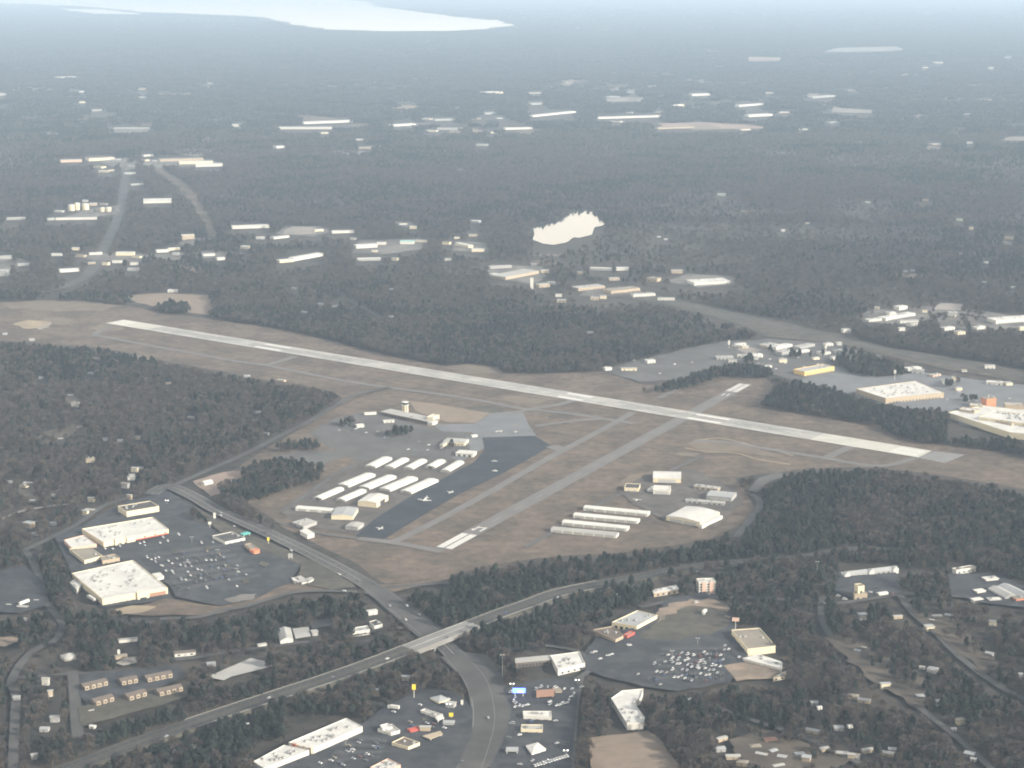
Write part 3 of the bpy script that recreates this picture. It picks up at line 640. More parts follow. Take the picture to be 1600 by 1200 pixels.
# ---- rows of T-hangars
TH = [(578.5, 727, 605, 713.5, 15, 'in the back row, the widest and nearest the terminal car park'), (608, 728, 633, 715, 12, 'second from the car park end of the back row'),
      (637.5, 729.5, 661, 717, 12, 'middle one of the five in the back row'), (672, 727.5, 690, 717.5, 12, 'the short one, second from the dark apron in the back row'), (695.5, 733.5, 719, 719.5, 11, 'narrow, in the back row right beside the dark apron'),
      (536, 756.5, 579, 739, 16, 'in the middle row, at its end away from the dark apron'), (569, 760, 612, 742, 15, 'in the middle row, with a dark notch at its far end'),
      (601, 763, 645, 744.5, 16, 'in the middle row, second from the dark apron'), (634, 766.5, 677, 747.5, 16, 'in the middle row, touching the dark apron'),
      (496, 776.5, 532, 761, 11, 'narrow, in the front row, the one away from the hangars'), (532, 779, 567, 764, 11, 'narrow, in the front row, beside the cream hangar'),
      (464.5, 791, 522, 795.5, 13, 'lying crosswise, nearest the main road')]
for x0, y0, x1, y1, wd, d in TH:
    pts = ax(x0, y0, x1, y1, wd, 4.5); f = front_face(pts); n = max(2, int(math.dist(ccw(pts)[f], ccw(pts)[(f+1) % 4])/13))
    bld('white metal T-hangar '+d, pts, 3.8, 'white metal', 'white metal', 'gable', rise=1.1, name='t_hangar', cat='hangar', group='white T-hangars beside the dark apron',
        doors=[(f, n, 10.5, 3.2, .05, 'hangar_door', 'pale roof', .02, .07), ((f+2) % 4, n, 10.5, 3.2, .05, 'hangar_door', 'pale roof', .02, .07)])
for k, (x0, y0, x1, y1, d) in enumerate([(914, 790.5, 1014, 800, 'farthest from the camera of the four across the runway'), (898, 802, 998, 811.5, 'second farthest of the four across the runway'),
      (880.5, 813, 981.5, 823, 'third of the four across the runway, just behind the greyest'), (863, 824, 965, 833.5, 'with a greyer roof, nearest the tree belt')]):
    pts = ax(x0, y0, x1, y1, 13.5, 4.5); f = front_face(pts)
    bld('long white T-hangar '+d, pts, 3.9, 'white metal', 'pale roof' if k == 3 else 'white metal', 'gable', rise=1.2, name='t_hangar', cat='hangar', group='long white T-hangars across the runway',
        doors=[(f, 6, 11.5, 3.3, .05, 'hangar_door', 'pale roof', .02, .07), ((f+2) % 4, 6, 11.5, 3.3, .05, 'hangar_door', 'pale roof', .02, .07)])
# ---- hangars
def hangar(label, pts, h, wall, roof, style, rise, dface=1, dn=1, dw=18, dh=6, **k):
    dface = {0: 2, 1: 3}[dface]
    return bld(label, pts, h, wall, roof, style, rise=rise, name='hangar', cat='hangar', doors=[(dface, dn, dw, dh, .05, 'hangar_door', 'dark steel' if dh == 6.0 else 'door paint', .1, .1)], **k)
hangar('big cream hangar with white roof and dark door facing the dark apron', r3((588.5, 786), (559, 783), (616, 775), 7), 7, 'cream wall', 'white roof', 'gable', 2, 1, 1, 16, 6.0)
hangar('grey roofed hangar with cream walls beside the dark apron', r3((551.5, 806), (517.5, 805), (580, 794), 6), 6, 'cream wall', 'grey roof', 'gable', 1.5, 1, 2, 11, 4.8)
hangar('small pale grey hangar at the near end of the dark apron', r3((559, 824), (539.5, 822), (571, 817.5), 4.5), 4.5, 'grey wall', 'pale roof', 'gable', 1.2, 1, 1, 8, 3.6)
hangar('white hangar with yellow sunlit end wall across the runway', r3((1064, 748), (1020.5, 747), (1079, 737.5), 7), 7, 'cream wall', 'white roof', 'gable', 1.8, 0, 1, 24, 5.4)
hangar('low cream building with dark brown roof beside the white hangar', r3((998, 763.5), (975.5, 762.5), (1009, 757), 5), 5, 'cream wall', 'dark roof', 'parapet', 0, 0, 2, 4, 3)
hangar('pale boxy hangar in front of the white hangar across the runway', r3((1047, 766.5), (1020.5, 765.5), (1056, 760), 6.5), 6.5, 'white wall', 'white roof', 'parapet', 0, 0, 2, 9, 5)
hangar('tiny white shed between two hangars across the runway', r3((1019, 766), (1011.5, 765), (1022, 760.5), 3.5), 3.5, 'white wall', 'white roof', 'slab', 0, 0, 1, 3, 2.4)
rt, L, cc = hangar('huge white barrel roofed hangar by the wood across the runway', r3((1094, 816), (1041, 806.5), (1118, 799), 6.5), 6.5, 'cream wall', 'white roof', 'barrel', 2.2, 0, 2, 18, 4.5)
bld('narrow white lean-to against the end of the barrel roofed hangar', r3((1097, 821), (1092, 820), (1122, 805), 4.5), 4.5, 'white wall', 'white roof', 'slab')
hangar('long grey hangar with dull roof behind the barrel roofed hangar', r3((1143, 778), (1104, 774), (1153, 770), 6), 6, 'grey wall', 'grey roof', 'gable', 1.6, 0, 2, 12, 4)
bld('low pale flat shed in front of the long grey hangar', r3((1131, 787), (1071, 782), (1133, 784), 3.5), 3.5, 'grey wall', 'pale roof', 'slab')
bld('low tan shed behind the long grey hangar', r3((1121, 764.5), (1084, 759.5), (1123, 761), 4), 4, 'tan wall', 'pale roof', 'slab')
# ---- terminal and control tower
pts = r3((669, 659), (594, 643.5), (674, 652), 5)
rt, L, cc = bld('long low terminal with white roof edge beneath the control tower', pts, 5, 'brown roof', 'pale roof', 'slab', name='terminal', cat='terminal', units=3,
    wins=[(front_face(pts), 14, 3.2, 1.8, 1.2, 'window', 'window glass', .02, .06)])
bld('tall cream end block joined to the terminal', r3((677, 653), (667, 652), (679, 647.5), 9), 9, 'cream wall', 'white roof', 'parapet')
bld('low white entrance block before the cream end block of the terminal', r3((676, 661), (668, 660), (678, 657), 4), 4, 'white wall', 'white roof', 'slab')
tx, ty = P(633.3, 646)
tw = thing('control_tower', 'cream airport control tower with dark glass cab', 'control tower', (tx, ty, 0)); keep_clear([(tx-5, ty-5), (tx+5, ty+5)], 22)
bm = NB(); cyl(bm, (0, 0), 5.0, 4.6, 0, 14, 8); obj('shaft', bm, 'cream wall', tw)
for q in (-1, 1):
    bm = NB(); rbox(bm, (4.4*math.sin(.5*q), -4.4*math.cos(.5*q)), (math.cos(.5*q), math.sin(.5*q)), 1.0, .5, 4, 13); obj('window', bm, 'window glass', tw)
bm = NB(); cyl(bm, (0, 0), 6.2, 6.2, 14, 14.6, 8); obj('balcony', bm, 'white wall', tw)
bm = NB(); cyl(bm, (0, 0), 4.6, 5.4, 14.6, 18.4, 8); obj('cab', bm, 'window glass', tw)
bm = NB(); cyl(bm, (0, 0), 5.8, 5.6, 18.4, 19.1, 8); rf = obj('roof', bm, 'white wall', tw)
bm = NB(); cyl(bm, (1.5, 0), .12, .08, 19.1, 24, 5); cyl(bm, (-1, .5), .12, .08, 19.1, 22, 5); obj('antenna', bm, 'white metal', rf)
rt, L, cc = bld('flying club building with pale hipped roof beside the grey apron', r3((726, 692), (692, 690), (733, 686), 5), 5, 'cream wall', 'pale roof', 'hip', rise=2, name='building', wins=[(2, 6, 2.4, 1.6, 1.2, 'window', 'window glass')])
bld('small cream wing at the left of the flying club building', r3((692, 695), (687, 694.5), (693, 691), 4), 4, 'cream wall', 'pale roof', 'slab')
rt, L, cc = bld('white open sided shelter at the edge of the dark apron', r3((739, 710), (712, 708), (742, 705), 4.5), 4.5, 'white wall', 'white roof', 'slab', doors=[(2, 3, 4, 3.2, .05, 'opening', 'dark steel', .05, .1)])
for x, y, x1, dp, h, lb in ((558, 669, 569, 9, 4, 'small white shed in the car park left of the terminal'), (600, 661.5, 616, 7, 3.5, 'narrow white shed in front of the terminal'), (570, 649, 588, 6, 3.2, 'white trailer shed at the left end of the terminal'),
     (738, 684, 746, 5, 3, 'little white hut beside the flying club building')):
    bld(lb, fb(x, y, x1, y-1, dp), h, 'white wall', 'white roof', 'slab')
bld('low building with a broad pale roof near the main road by the T-hangars', quad([(474, 823), (495, 815.5), (479, 810), (457.5, 816)], 4), 4, 'grey wall', 'pale roof', 'slab')
bld('small white metal building behind the main road by the airfield gate', quad([(480.5, 836.5), (491, 833.5), (479, 826), (469, 829.5)], 5), 5, 'white wall', 'white roof', 'slab', doors=[(0, 2, 3, 3, .05, 'door', 'door paint')])
bld('bright white pitched building by the road left of the pine patch', fb(320, 759, 333, 756, 10), 4, 'white wall', 'white roof', 'gable')
bld('small tan roofed house on the bare soil beside the pine patch', fb(362, 757, 378, 756, 8), 3.5, 'white wall', 'tan roof', 'gable')
# ---- shopping centre
pts = r3((198, 800), (248.5, 791.5), (191, 790.5), 9); ff = front_face(pts)
bld('cream block with dark recessed roof at the top of the shopping centre', pts, 9, 'cream wall', 'dark roof', 'parapet', 6, name='store', cat='store', doors=[(ff, 2, 3.5, 3, .05, 'loading_door', 'door paint')])
def offs(pts, k): return pts
pts = quad([(162, 848), (263.5, 827.5), (238.5, 808.5), (128, 827)], 8)
rt, L, cc = bld('long white roofed shopping arcade with tall cream entrance facing the lot', pts, 8, 'cream wall', 'white roof', 'parapet', 14, name='store', cat='store')
ff = front_face(pts)
a, b = L[ff], L[(ff+1) % 4]; ln = math.dist(a, b); u = ((b[0]-a[0])/ln, (b[1]-a[1])/ln); nr = (u[1], -u[0])
def facade_block(root, a, u, nr, s0, s1, z0, z1, dep, name, m, off=0.0):
    bm = NB(); c = (a[0]+u[0]*(s0+s1)/2+nr[0]*(dep/2+off), a[1]+u[1]*(s0+s1)/2+nr[1]*(dep/2+off)); rbox(bm, c, u, s1-s0, dep, z0, z1); return obj(name, bm, m, root)
facade_block(rt, a, u, nr, ln*.16, ln*.30, 0, 10, 2.2, 'entrance_block', 'cream wall'); facade_block(rt, a, u, nr, ln*.34, ln*.47, 0, 9.4, 2.0, 'entrance_block', 'cream wall')
facade_block(rt, a, u, nr, ln*.49, ln*.985, 3.4, 4.0, 3.0, 'awning', 'red paint')
for k in range(9): facade_block(rt, a, u, nr, ln*(.50+.054*k), ln*(.535+.054*k), .1, 3.0, .15, 'shop_window', 'window glass')
for k in range(6): facade_block(rt, a, u, nr, ln*(.53+.08*k), ln*(.56+.08*k), 4.6, 6.2, .3, 'shop_sign', 'red wall' if k in (1, 3, 5) else 'pink wall')
facade_block(rt, a, u, nr, ln*.2, ln*.26, .1, 4, .15, 'door', 'window glass', 2.2)
bld('lower white roofed wing at the left end of the shopping arcade', quad([(112, 857), (151, 850.5), (131, 836.5), (100, 844.5)], 6), 6, 'pink wall', 'white roof', 'parapet', 4, name='store', cat='store')
bld('tan flat roofed wing with cream end wall between the two white stores', quad([(132, 876.5), (160, 869), (141, 855.5), (108, 858)], 6), 6, 'cream wall', 'tan roof', 'parapet', 1, name='store', cat='store')
bld('small tan block on the corner between the two white stores', quad([(160, 877), (187, 872), (180, 866), (158, 870)], 6), 6, 'tan wall', 'tan roof', 'parapet', name='store', cat='store')
pts = quad([(160, 936.5), (262, 919), (208, 876), (112.5, 896.5)], 9)
rt, L, cc = bld('huge white roofed store with rows of roof units at the lower left', pts, 9, 'cream wall', 'white roof', 'parapet', 26, name='store', cat='store')
ff = front_face(pts); a, b = L[ff], L[(ff+1) % 4]; ln = math.dist(a, b); u = ((b[0]-a[0])/ln, (b[1]-a[1])/ln); nr = (u[1], -u[0])
facade_block(rt, a, u, nr, ln*.52, ln*.70, 0, 11, 2.5, 'entrance_block', 'cream wall'); facade_block(rt, a, u, nr, ln*.72, ln*.97, 0, 6.5, .3, 'brick_panel', 'brick wall')
facade_block(rt, a, u, nr, ln*.56, ln*.66, .1, 4, .15, 'door', 'window glass', 2.5)
for k in range(4): facade_block(rt, a, u, nr, ln*(.08+.1*k), ln*(.12+.1*k), .1, 3.4, .15, 'loading_door', 'door paint')
bld('white loading wing at the back of the huge white store', quad([(120, 921), (127, 913), (118, 906), (109, 910)], 6), 6, 'white wall', 'white roof', 'slab', name='store', cat='store')
bld('white entrance canopy at the side of the huge white store', quad([(246, 904), (256, 901), (250, 895), (238, 897)], 5), 5, 'white wall', 'white roof', 'slab', name='store', cat='store')
bld('low dark roofed restaurant with bright white front on the lot', r3((352, 847.5), (383, 841), (338, 836.5), 5), 5, 'white wall', 'dark roof', 'parapet', 2, name='restaurant', cat='restaurant')
cn = bld('teal roofed canopy beside the main road', r3((380.5, 836), (391.5, 833), (379.5, 833), 5.2), .3, 'deck concrete', 'deck concrete', 'slab', name='fuel_canopy', cat='canopy')
def canopy_top(t, m, z0, z1):
    root, L, _ = t; bm = NB(); prism(bm, L, z0, z1, 0, True); obj('canopy', bm, m, root)
    for i in range(4):
        bm = NB(); p = (L[i][0]*.8, L[i][1]*.8); cyl(bm, p, .35, .35, .3, z0, 8); obj('post', bm, 'white metal', root)
canopy_top(cn, 'teal panel', 4.6, 6.0)
bld('tan and brick restaurant with a bright orange end facing the lot', r3((395, 860), (382, 851), (404, 857.5), 5), 5, 'tan wall', 'tan roof', 'parapet', 2, name='restaurant', cat='restaurant')
bld('bright orange block at the end of the tan restaurant', r3((397, 862), (406, 860), (396, 857.5), 5.5), 5.5, 'orange wall', 'orange wall', 'slab', name='restaurant', cat='restaurant')
for p, lb, s in (([(472, 911), (482, 908), (470, 900), (460, 903)], 'white roofed drive-in building on its own lot by the side road', 'slab'), ([(482, 909), (490, 905), (486, 902), (477, 905)], 'short white wing to the right of the drive-in building', 'slab'), ([(459, 907), (468, 910), (465, 904), (456, 903)], 'low white canopy to the left of the drive-in building', 'slab')):
    bld(lb, quad(p, 4), 4, 'white wall', 'white roof' if 'canopy' in lb else 'pale roof', s)
# ---- apartments, lower left
AP = [(132, 1083, 169, 1074, 'tan apartment block in the upper row, at its left end'), (190, 1075, 216, 1070, 'tan apartment block in the middle of the upper row'), (230, 1070, 270, 1062, 'tan apartment block at the right end of the upper row'),
      (149, 1107, 179, 1099, 'tan apartment block in the lower row, at its left end'), (201, 1099, 230, 1091, 'tan apartment block in the middle of the lower row'), (249, 1092, 286, 1083, 'tan apartment block at the right end of the lower row')]
for x0, y0, x1, y1, lb in AP:
    pts = fb(x0, y0, x1, y1, 11); rt, L, cc = bld(lb, pts, 6, 'brown roof', 'brown roof', 'gable', rise=2.2, name='apartment_block', cat='apartments', group='tan apartment blocks in two rows')
    ff = front_face(pts); a, b = L[ff], L[(ff+1) % 4]; ln = math.dist(a, b); u = ((b[0]-a[0])/ln, (b[1]-a[1])/ln); nr = (u[1], -u[0])
    for s in (.10, .38, .62, .9) if ln > 22 else (.15, .5, .85):
        bay = facade_block(rt, a, u, nr, ln*s-1.9, ln*s+1.9, 0, 6.6, 1.3, 'bay', 'tan wall')
        for z in (.9, 3.9): facade_block(rt, a, u, nr, ln*s-.9, ln*s+.9, z, z+1.5, .1, 'window', 'window glass', 1.3)
    for s in (.24, .5, .76): facade_block(rt, a, u, nr, ln*s-1.4, ln*s+1.4, 2.9, 3.1, 1.2, 'balcony', 'tan wall')
# ---- along the side road below the shopping centre
bld('house with big pale grey hipped roof beside a concrete yard', quad([(438, 1001), (458, 998), (454, 981), (434, 983)], 5), 5, 'white wall', 'pale roof', 'gable')
bld('little white roofed house by the side road under the woods', fb(404, 1013, 417, 1011, 6), 3, 'white wall', 'pale roof', 'gable')
bld('grey box shed right of the concrete yard', fb(488, 994, 497, 993, 7), 4, 'grey wall', 'pale roof', 'slab')
bld('grey roofed shop with white front on the corner by the junction', quad([(551, 988), (578, 984.5), (574, 978), (556, 981)], 5), 5, 'white wall', 'grey roof', 'parapet', 2, name='shop', cat='shop')
bld('dark roofed shop with white side and front nearest the junction', quad([(585, 979), (598, 976), (588, 969), (577, 972)], 5), 5, 'white wall', 'dark roof', 'parapet', 1, name='shop', cat='shop')
bld('narrow white canopy behind the dark roofed corner shop', fb(576, 962, 590, 960, 6), 4, 'white wall', 'white roof', 'slab', name='shop', cat='shop')
bld('brown roofed house with white chimney at the bend of the side road', fb(273, 1027, 306, 1024, 9), 3.4, 'white wall', 'brown roof', 'gable')
bld('small house with pale roof among trees at the left', fb(101, 1034, 120, 1030, 12), 3.4, 'white wall', 'pale roof', 'hip', rise=2.6)
bld('thin white mobile home in the woods above the apartments', fb(186, 1005, 215, 1002, 4.5), 3, 'white wall', 'pale roof', 'slab')
bld('tan shed with pale roof standing on the bare soil', fb(181, 1031, 199, 1028, 6), 3, 'tan wall', 'tan roof', 'gable')
# ---- strip mall and its neighbours at the bottom
pts = quad([(489, 1170), (566.5, 1136), (541, 1123), (451, 1161)], 7.5)
rt, L, cc = bld('long white roofed strip mall with red sign at the bottom', pts, 7.5, 'white wall', 'white roof', 'parapet', 16, name='strip_mall', cat='shops')
ff = front_face(pts); a, b = L[ff], L[(ff+1) % 4]; ln = math.dist(a, b); u = ((b[0]-a[0])/ln, (b[1]-a[1])/ln); nr = (u[1], -u[0])
facade_block(rt, a, u, nr, ln*.16, ln*.36, 0, 9.2, 1.5, 'entrance_block', 'pink wall'); facade_block(rt, a, u, nr, ln*.20, ln*.32, 5.4, 8.4, .25, 'shop_sign', 'red wall', 1.5)
for k in range(7): facade_block(rt, a, u, nr, ln*(.40+.085*k), ln*(.455+.085*k), 0, 8.5-.25*(k % 3), 1.2, 'shop_front', ('cream wall', 'white wall', 'pink wall')[k % 3]); facade_block(rt, a, u, nr, ln*(.41+.085*k), ln*(.445+.085*k), .1, 3, .12, 'shop_window', 'window glass', 1.2)
bld('lower white wing with roof units at the near end of the strip mall', quad([(412, 1201), (483, 1173), (444, 1165), (396, 1191)], 6.5), 6.5, 'white wall', 'white roof', 'parapet', 11, name='strip_mall', cat='shops')
bld('small stepped white roofed shop next to the strip mall', quad([(611, 1146), (625, 1142), (612, 1132), (590, 1140)], 5), 5, 'white wall', 'pale roof', 'parapet', 2, name='shop', cat='shop')
bld('taller white block at the back of the stepped shop', quad([(598, 1140), (613, 1136), (606, 1131), (594, 1134)], 6.5), 6.5, 'white wall', 'white roof', 'parapet', name='shop', cat='shop')
bld('dark flat roofed restaurant ringed by a cream parapet', quad([(638, 1168), (656, 1161), (631, 1152), (612, 1161)], 5), 5, 'cream wall', 'brown roof', 'parapet', 2, name='restaurant', cat='restaurant')
bld('white roofed shop with red sign cut by the bottom edge', quad([(600, 1206), (626, 1196), (606, 1186), (578, 1200)], 6), 6, 'pink wall', 'white roof', 'parapet', 9, name='shop', cat='shop')
bld('pale green hipped restaurant beside the wide junction', quad([(686, 1097), (702, 1092), (689, 1086), (672, 1090)], 4.5), 4.5, 'cream wall', 'grey roof', 'hip', rise=2, name='restaurant', cat='restaurant')
bld('white roofed shop with flat canopy below the hipped restaurant', quad([(683, 1120), (692, 1117), (664, 1108), (657, 1111)], 4.5), 4.5, 'white wall', 'pale roof', 'parapet', 2, name='shop', cat='shop')
canopy_top(bld('small white canopy by the yellow sign', quad([(684, 1126), (694, 1121), (690, 1117), (680, 1121)], 5), .3, 'deck concrete', 'deck concrete', 'slab', name='fuel_canopy', cat='canopy'), 'white wall', 4.4, 5.2)
bld('little red roofed kiosk by the dark flat roofed restaurant', fb(642, 1149, 657, 1145, 7), 4, 'red wall', 'red paint', 'gable', name='restaurant', cat='restaurant')
canopy_top(bld('long tan canopy on posts beside the wide road', quad([(672, 1155), (692, 1147), (688, 1142), (660, 1150)], 4.5), .3, 'deck concrete', 'deck concrete', 'slab', name='fuel_canopy', cat='canopy'), 'tan wall', 4, 4.7)
# ---- right of the main road
bld('white building with long bright roof on the lot by the billboard', quad([(818, 1119), (862, 1121), (861, 1112), (817, 1112)], 5.5), 5.5, 'white wall', 'white roof', 'parapet', 4, name='shop', cat='shop', doors=[(0, 3, 4, 3, .05, 'door', 'window glass')])
bld('small tan and white shop in front of the long white one', quad([(814, 1140), (848, 1141), (848, 1133), (815, 1133)], 5), 5, 'cream wall', 'pale roof', 'parapet', 3, name='shop', cat='shop')
bld('white hip roofed bank near the bottom edge', quad([(831, 1177), (853, 1170), (840, 1160), (822, 1165)], 4.5), 4.5, 'white wall', 'white roof', 'hip', rise=2, name='bank', cat='bank')
canopy_top(bld('white fuel canopy on posts left of the hip roofed bank', quad([(790, 1174), (810, 1174), (810, 1168), (791, 1168)], 5), .3, 'deck concrete', 'deck concrete', 'slab', name='fuel_canopy', cat='canopy'), 'grey roof', 4.6, 5.6)
canopy_top(bld('red roofed car lot shelter behind the billboard', quad([(838, 1089), (866, 1087), (866, 1077), (838, 1079)], 4.5), .3, 'deck concrete', 'deck concrete', 'slab', name='fuel_canopy', cat='canopy'), 'brick wall', 4, 5)
bld('tan shed joined to the right of the red roofed shelter', fb(868, 1087, 878, 1086, 8), 4, 'tan wall', 'tan roof', 'slab')
bld('white building with a stepped patched roof above the hedge', quad([(872, 1047), (914, 1037), (905, 1019), (860, 1025)], 6), 6, 'white wall', 'white roof', 'parapet', 8, name='motel', cat='motel')
bld('low brown fronted wing with white roof edge above the hedge', quad([(806, 1036), (861, 1031), (860, 1024), (806, 1029)], 5), 5, 'brown roof', 'pale roof', 'slab', name='motel', cat='motel', wins=[(0, 9, 2.2, 1.8, 1, 'window', 'window glass')])
bld('L shaped motel with bright white roof beside the dark woods', quad([(955, 1092), (980, 1131.5), (1005.5, 1130), (1007, 1122), (990, 1098), (1001, 1091), (1005, 1077), (972, 1080)], 6), 6, 'white wall', 'white roof', 'parapet', 7, name='motel', cat='motel')
bld('brown flat roofed restaurant with tan front and red corner', quad([(962, 1000), (974, 994), (958, 979), (925, 985)], 5.5), 5.5, 'tan wall', 'brown roof', 'parapet', 4, name='restaurant', cat='restaurant', doors=[(0, 2, 3, 2.8, .05, 'window', 'window glass')])
bld('red awninged corner block between the brown and grey roofed restaurants', fb(980, 1001, 992, 995, 5), 5, 'red wall', 'tan roof', 'parapet', name='restaurant', cat='restaurant')
bld('grey roofed restaurant with cream parapet and arched tan front', quad([(995, 979), (1027, 962), (996, 954.5), (956, 973)], 6), 6, 'cream wall', 'grey roof', 'parapet', 5, name='restaurant', cat='restaurant', doors=[(front_face(quad([(995, 979), (1027, 962), (996, 954.5), (956, 973)], 6)), 4, 3.4, 3.4, .05, 'window', 'window glass')])
bld('long low building with a white roof below the freeway', quad([(1022, 927), (1060, 921), (1056, 914.5), (1020, 922)], 4.5), 4.5, 'tan wall', 'white roof', 'slab')
pts = fb(1092, 928, 1118, 927, 14)
rt, L, cc = bld('four storey white and pink hotel by the freeway', pts, 13, 'white wall', 'white roof', 'parapet', 3, name='hotel', cat='hotel')
ff = front_face(pts); a, b = L[ff], L[(ff+1) % 4]; ln = math.dist(a, b); u = ((b[0]-a[0])/ln, (b[1]-a[1])/ln); nr = (u[1], -u[0])
for s in (.18, .62): facade_block(rt, a, u, nr, ln*s, ln*(s+.24), 0, 13.9, 1.0, 'facade_panel', 'pink wall')
for z in range(4):
    for s in (.05, .12, .47, .55, .92): facade_block(rt, a, u, nr, ln*s, ln*s+1.2, 1+3*z, 2.6+3*z, .1, 'window', 'window glass')
facade_block(rt, a, u, nr, 0, ln, 0, .9, 3.5, 'plinth', 'teal panel' if False else 'grey wall')
pts = quad([(1168, 1015), (1212, 1010), (1187, 982), (1143, 985)], 7)
rt, L, cc = bld('big store with tan flat roof beside the crowded lot', pts, 7, 'cream wall', 'tan roof', 'parapet', 3, name='store', cat='store', doors=[(3, 3, 4, 3.2, .05, 'door', 'window glass')])
bld('bright white roofed garden shed in front of the tan roofed store', quad([(1161, 1029), (1221, 1045), (1222, 1035), (1187, 1023)], 5), 5, 'white wall', 'white roof', 'slab', 3, name='store', cat='store')
bld('low tan shed at the corner of the bare pad', quad([(1208, 1060), (1227, 1056), (1228, 1049), (1214, 1055)], 3.5), 3.5, 'cream wall', 'tan wall', 'slab')
pts = fb(1340, 937, 1350, 936, 9)
rt, L, cc = bld('tan tower block with a tall stair core right of the hotel', pts, 15, 'cream wall', 'tan roof', 'parapet', name='hotel', cat='hotel', wins=[(front_face(pts), 1, 2.2, 8, 2, 'window', 'window glass')])
bld('low tan wing wrapped round the tower block', fb(1335, 938, 1355, 937, 6), 7, 'tan wall', 'tan roof', 'parapet', name='hotel', cat='hotel')
pts = fb(1318, 905, 1404, 895, 12); rt, L, cc = bld('long grey roofed motel with white gables at the right', pts, 4.5, 'grey wall', 'grey roof', 'gable', rise=2.4, name='motel', cat='motel')
ff = front_face(pts); a, b = L[ff], L[(ff+1) % 4]; ln = math.dist(a, b); u = ((b[0]-a[0])/ln, (b[1]-a[1])/ln); nr = (u[1], -u[0])
for s in (.06, .5, .94):
    bm = NB(); c = (a[0]+u[0]*ln*s, a[1]+u[1]*ln*s)
    q = [(c[0]+u[0]*d+nr[0]*e, c[1]+u[1]*d+nr[1]*e) for d, e in ((-3.5, 1.5), (3.5, 1.5), (3.5, -4), (-3.5, -4))]
    va = [bm.verts.new((x, y, 0)) for x, y in q]; vb = [bm.verts.new((x, y, 5)) for x, y in q]; r0 = bm.verts.new((*lerp(q[0], q[1], .5), 8.2)); r1 = bm.verts.new((*lerp(q[3], q[2], .5), 8.2))
    for f in ((va[0], va[1], vb[1], r0, vb[0]), (va[1], va[2], vb[2], vb[1]), (va[3], va[0], vb[0], vb[3]), (vb[1], vb[2], r1, r0), (vb[3], vb[0], r0, r1)): bm.faces.new(f)
    obj('gable', bm, 'white wall', rt)
pts = fb(1494, 898, 1525, 893, 8); bld('row of white fronted shops under the right hand woods', pts, 5, 'white wall', 'tan roof', 'parapet', 2, name='shop', cat='shop')
for q, h, wl, rf, st, lb in (
    (fb(1541, 912, 1560, 910, 10), 4.5, 'white wall', 'white roof', 'slab', 'white flat roofed unit at the top of the estate by the right edge'),
    (fb(1527, 931, 1540, 929, 8), 4.5, 'white wall', 'white roof', 'slab', 'small white box left of the grey roofed estate sheds'),
    (fb(1522, 943, 1536, 941, 7), 3.5, 'white wall', 'white roof', 'slab', 'low white shed nearest the road in the estate'),
    (fb(1546, 943, 1564, 942, 7), 4, 'grey wall', 'white roof', 'slab', 'pale shed right of the low white shed in the estate'),
    (ax(1553, 918, 1580, 932, 16, 5), 5, 'grey wall', 'pale roof', 'gable', 'long grey roofed estate shed, the inner one of two'),
    (ax(1568, 914, 1606, 932, 16, 5), 5, 'grey wall', 'grey roof', 'gable', 'long grey roofed estate shed at the right edge of the photo'),
    (fb(1588, 943, 1612, 940, 9), 5, 'orange wall', 'tan roof', 'slab', 'orange walled unit at the right edge of the estate'),
    (fb(1374, 934, 1388, 932, 7), 4, 'white wall', 'white roof', 'gable', 'small white house at the bend right of the tower block')):
    bld(lb, q, h, wl, rf, st)
# ---- commercial land beyond the airfield at the right
pts = fb(1257, 588.5, 1303.5, 580, 26); rt, L, cc = bld('grey roofed store with a bright yellow sunlit front', pts, 8, 'yellow wall', 'grey roof', 'parapet', 5, name='store', cat='store')
pts = quad([(1384, 623), (1475, 614), (1431, 595.5), (1338, 608)], 9); bld('very large white roofed warehouse store with tan corner', pts, 9, 'tan wall', 'white roof', 'parapet', 26, name='store', cat='store')
pts = quad([(1482, 645), (1578, 676), (1660, 684), (1660, 644), (1590, 640), (1538, 634)], 9); bld('sprawling white roofed mall at the right edge beyond the runway', pts, 9, 'cream wall', 'white roof', 'parapet', 0, name='mall', cat='mall')
_r, _L, _c = bld('raised white hall in the middle of the sprawling mall', quad([(1530, 652), (1600, 662), (1612, 648), (1555, 642)], 13), 13, 'cream wall', 'white roof', 'parapet', 20, name='mall', cat='mall')
for q, h_, lb in (((1498, 651, 1522, 655, 18), 12, 'low white block at the left end of the sprawling mall'), ((1548, 667, 1580, 674, 16), 11.5, 'white block along the near side of the sprawling mall'), ((1600, 676, 1640, 680, 14), 12.5, 'white block in the near right corner of the sprawling mall'),
                  ((1570, 644, 1600, 645, 16), 12, 'white block at the back of the sprawling mall'), ((1515, 644, 1535, 645, 14), 11, 'small white block behind the left end of the sprawling mall')):
    bld(lb, fb(*q), h_, 'tan wall', 'pale roof' if 'near side' in lb or 'back' in lb else 'white roof', 'parapet', 3, name='mall', cat='mall')
bld('brick red entrance block standing on the sprawling mall', fb(1541, 640, 1556, 638, 14), 17, 'orange wall', 'tan roof', 'slab', name='mall', cat='mall')
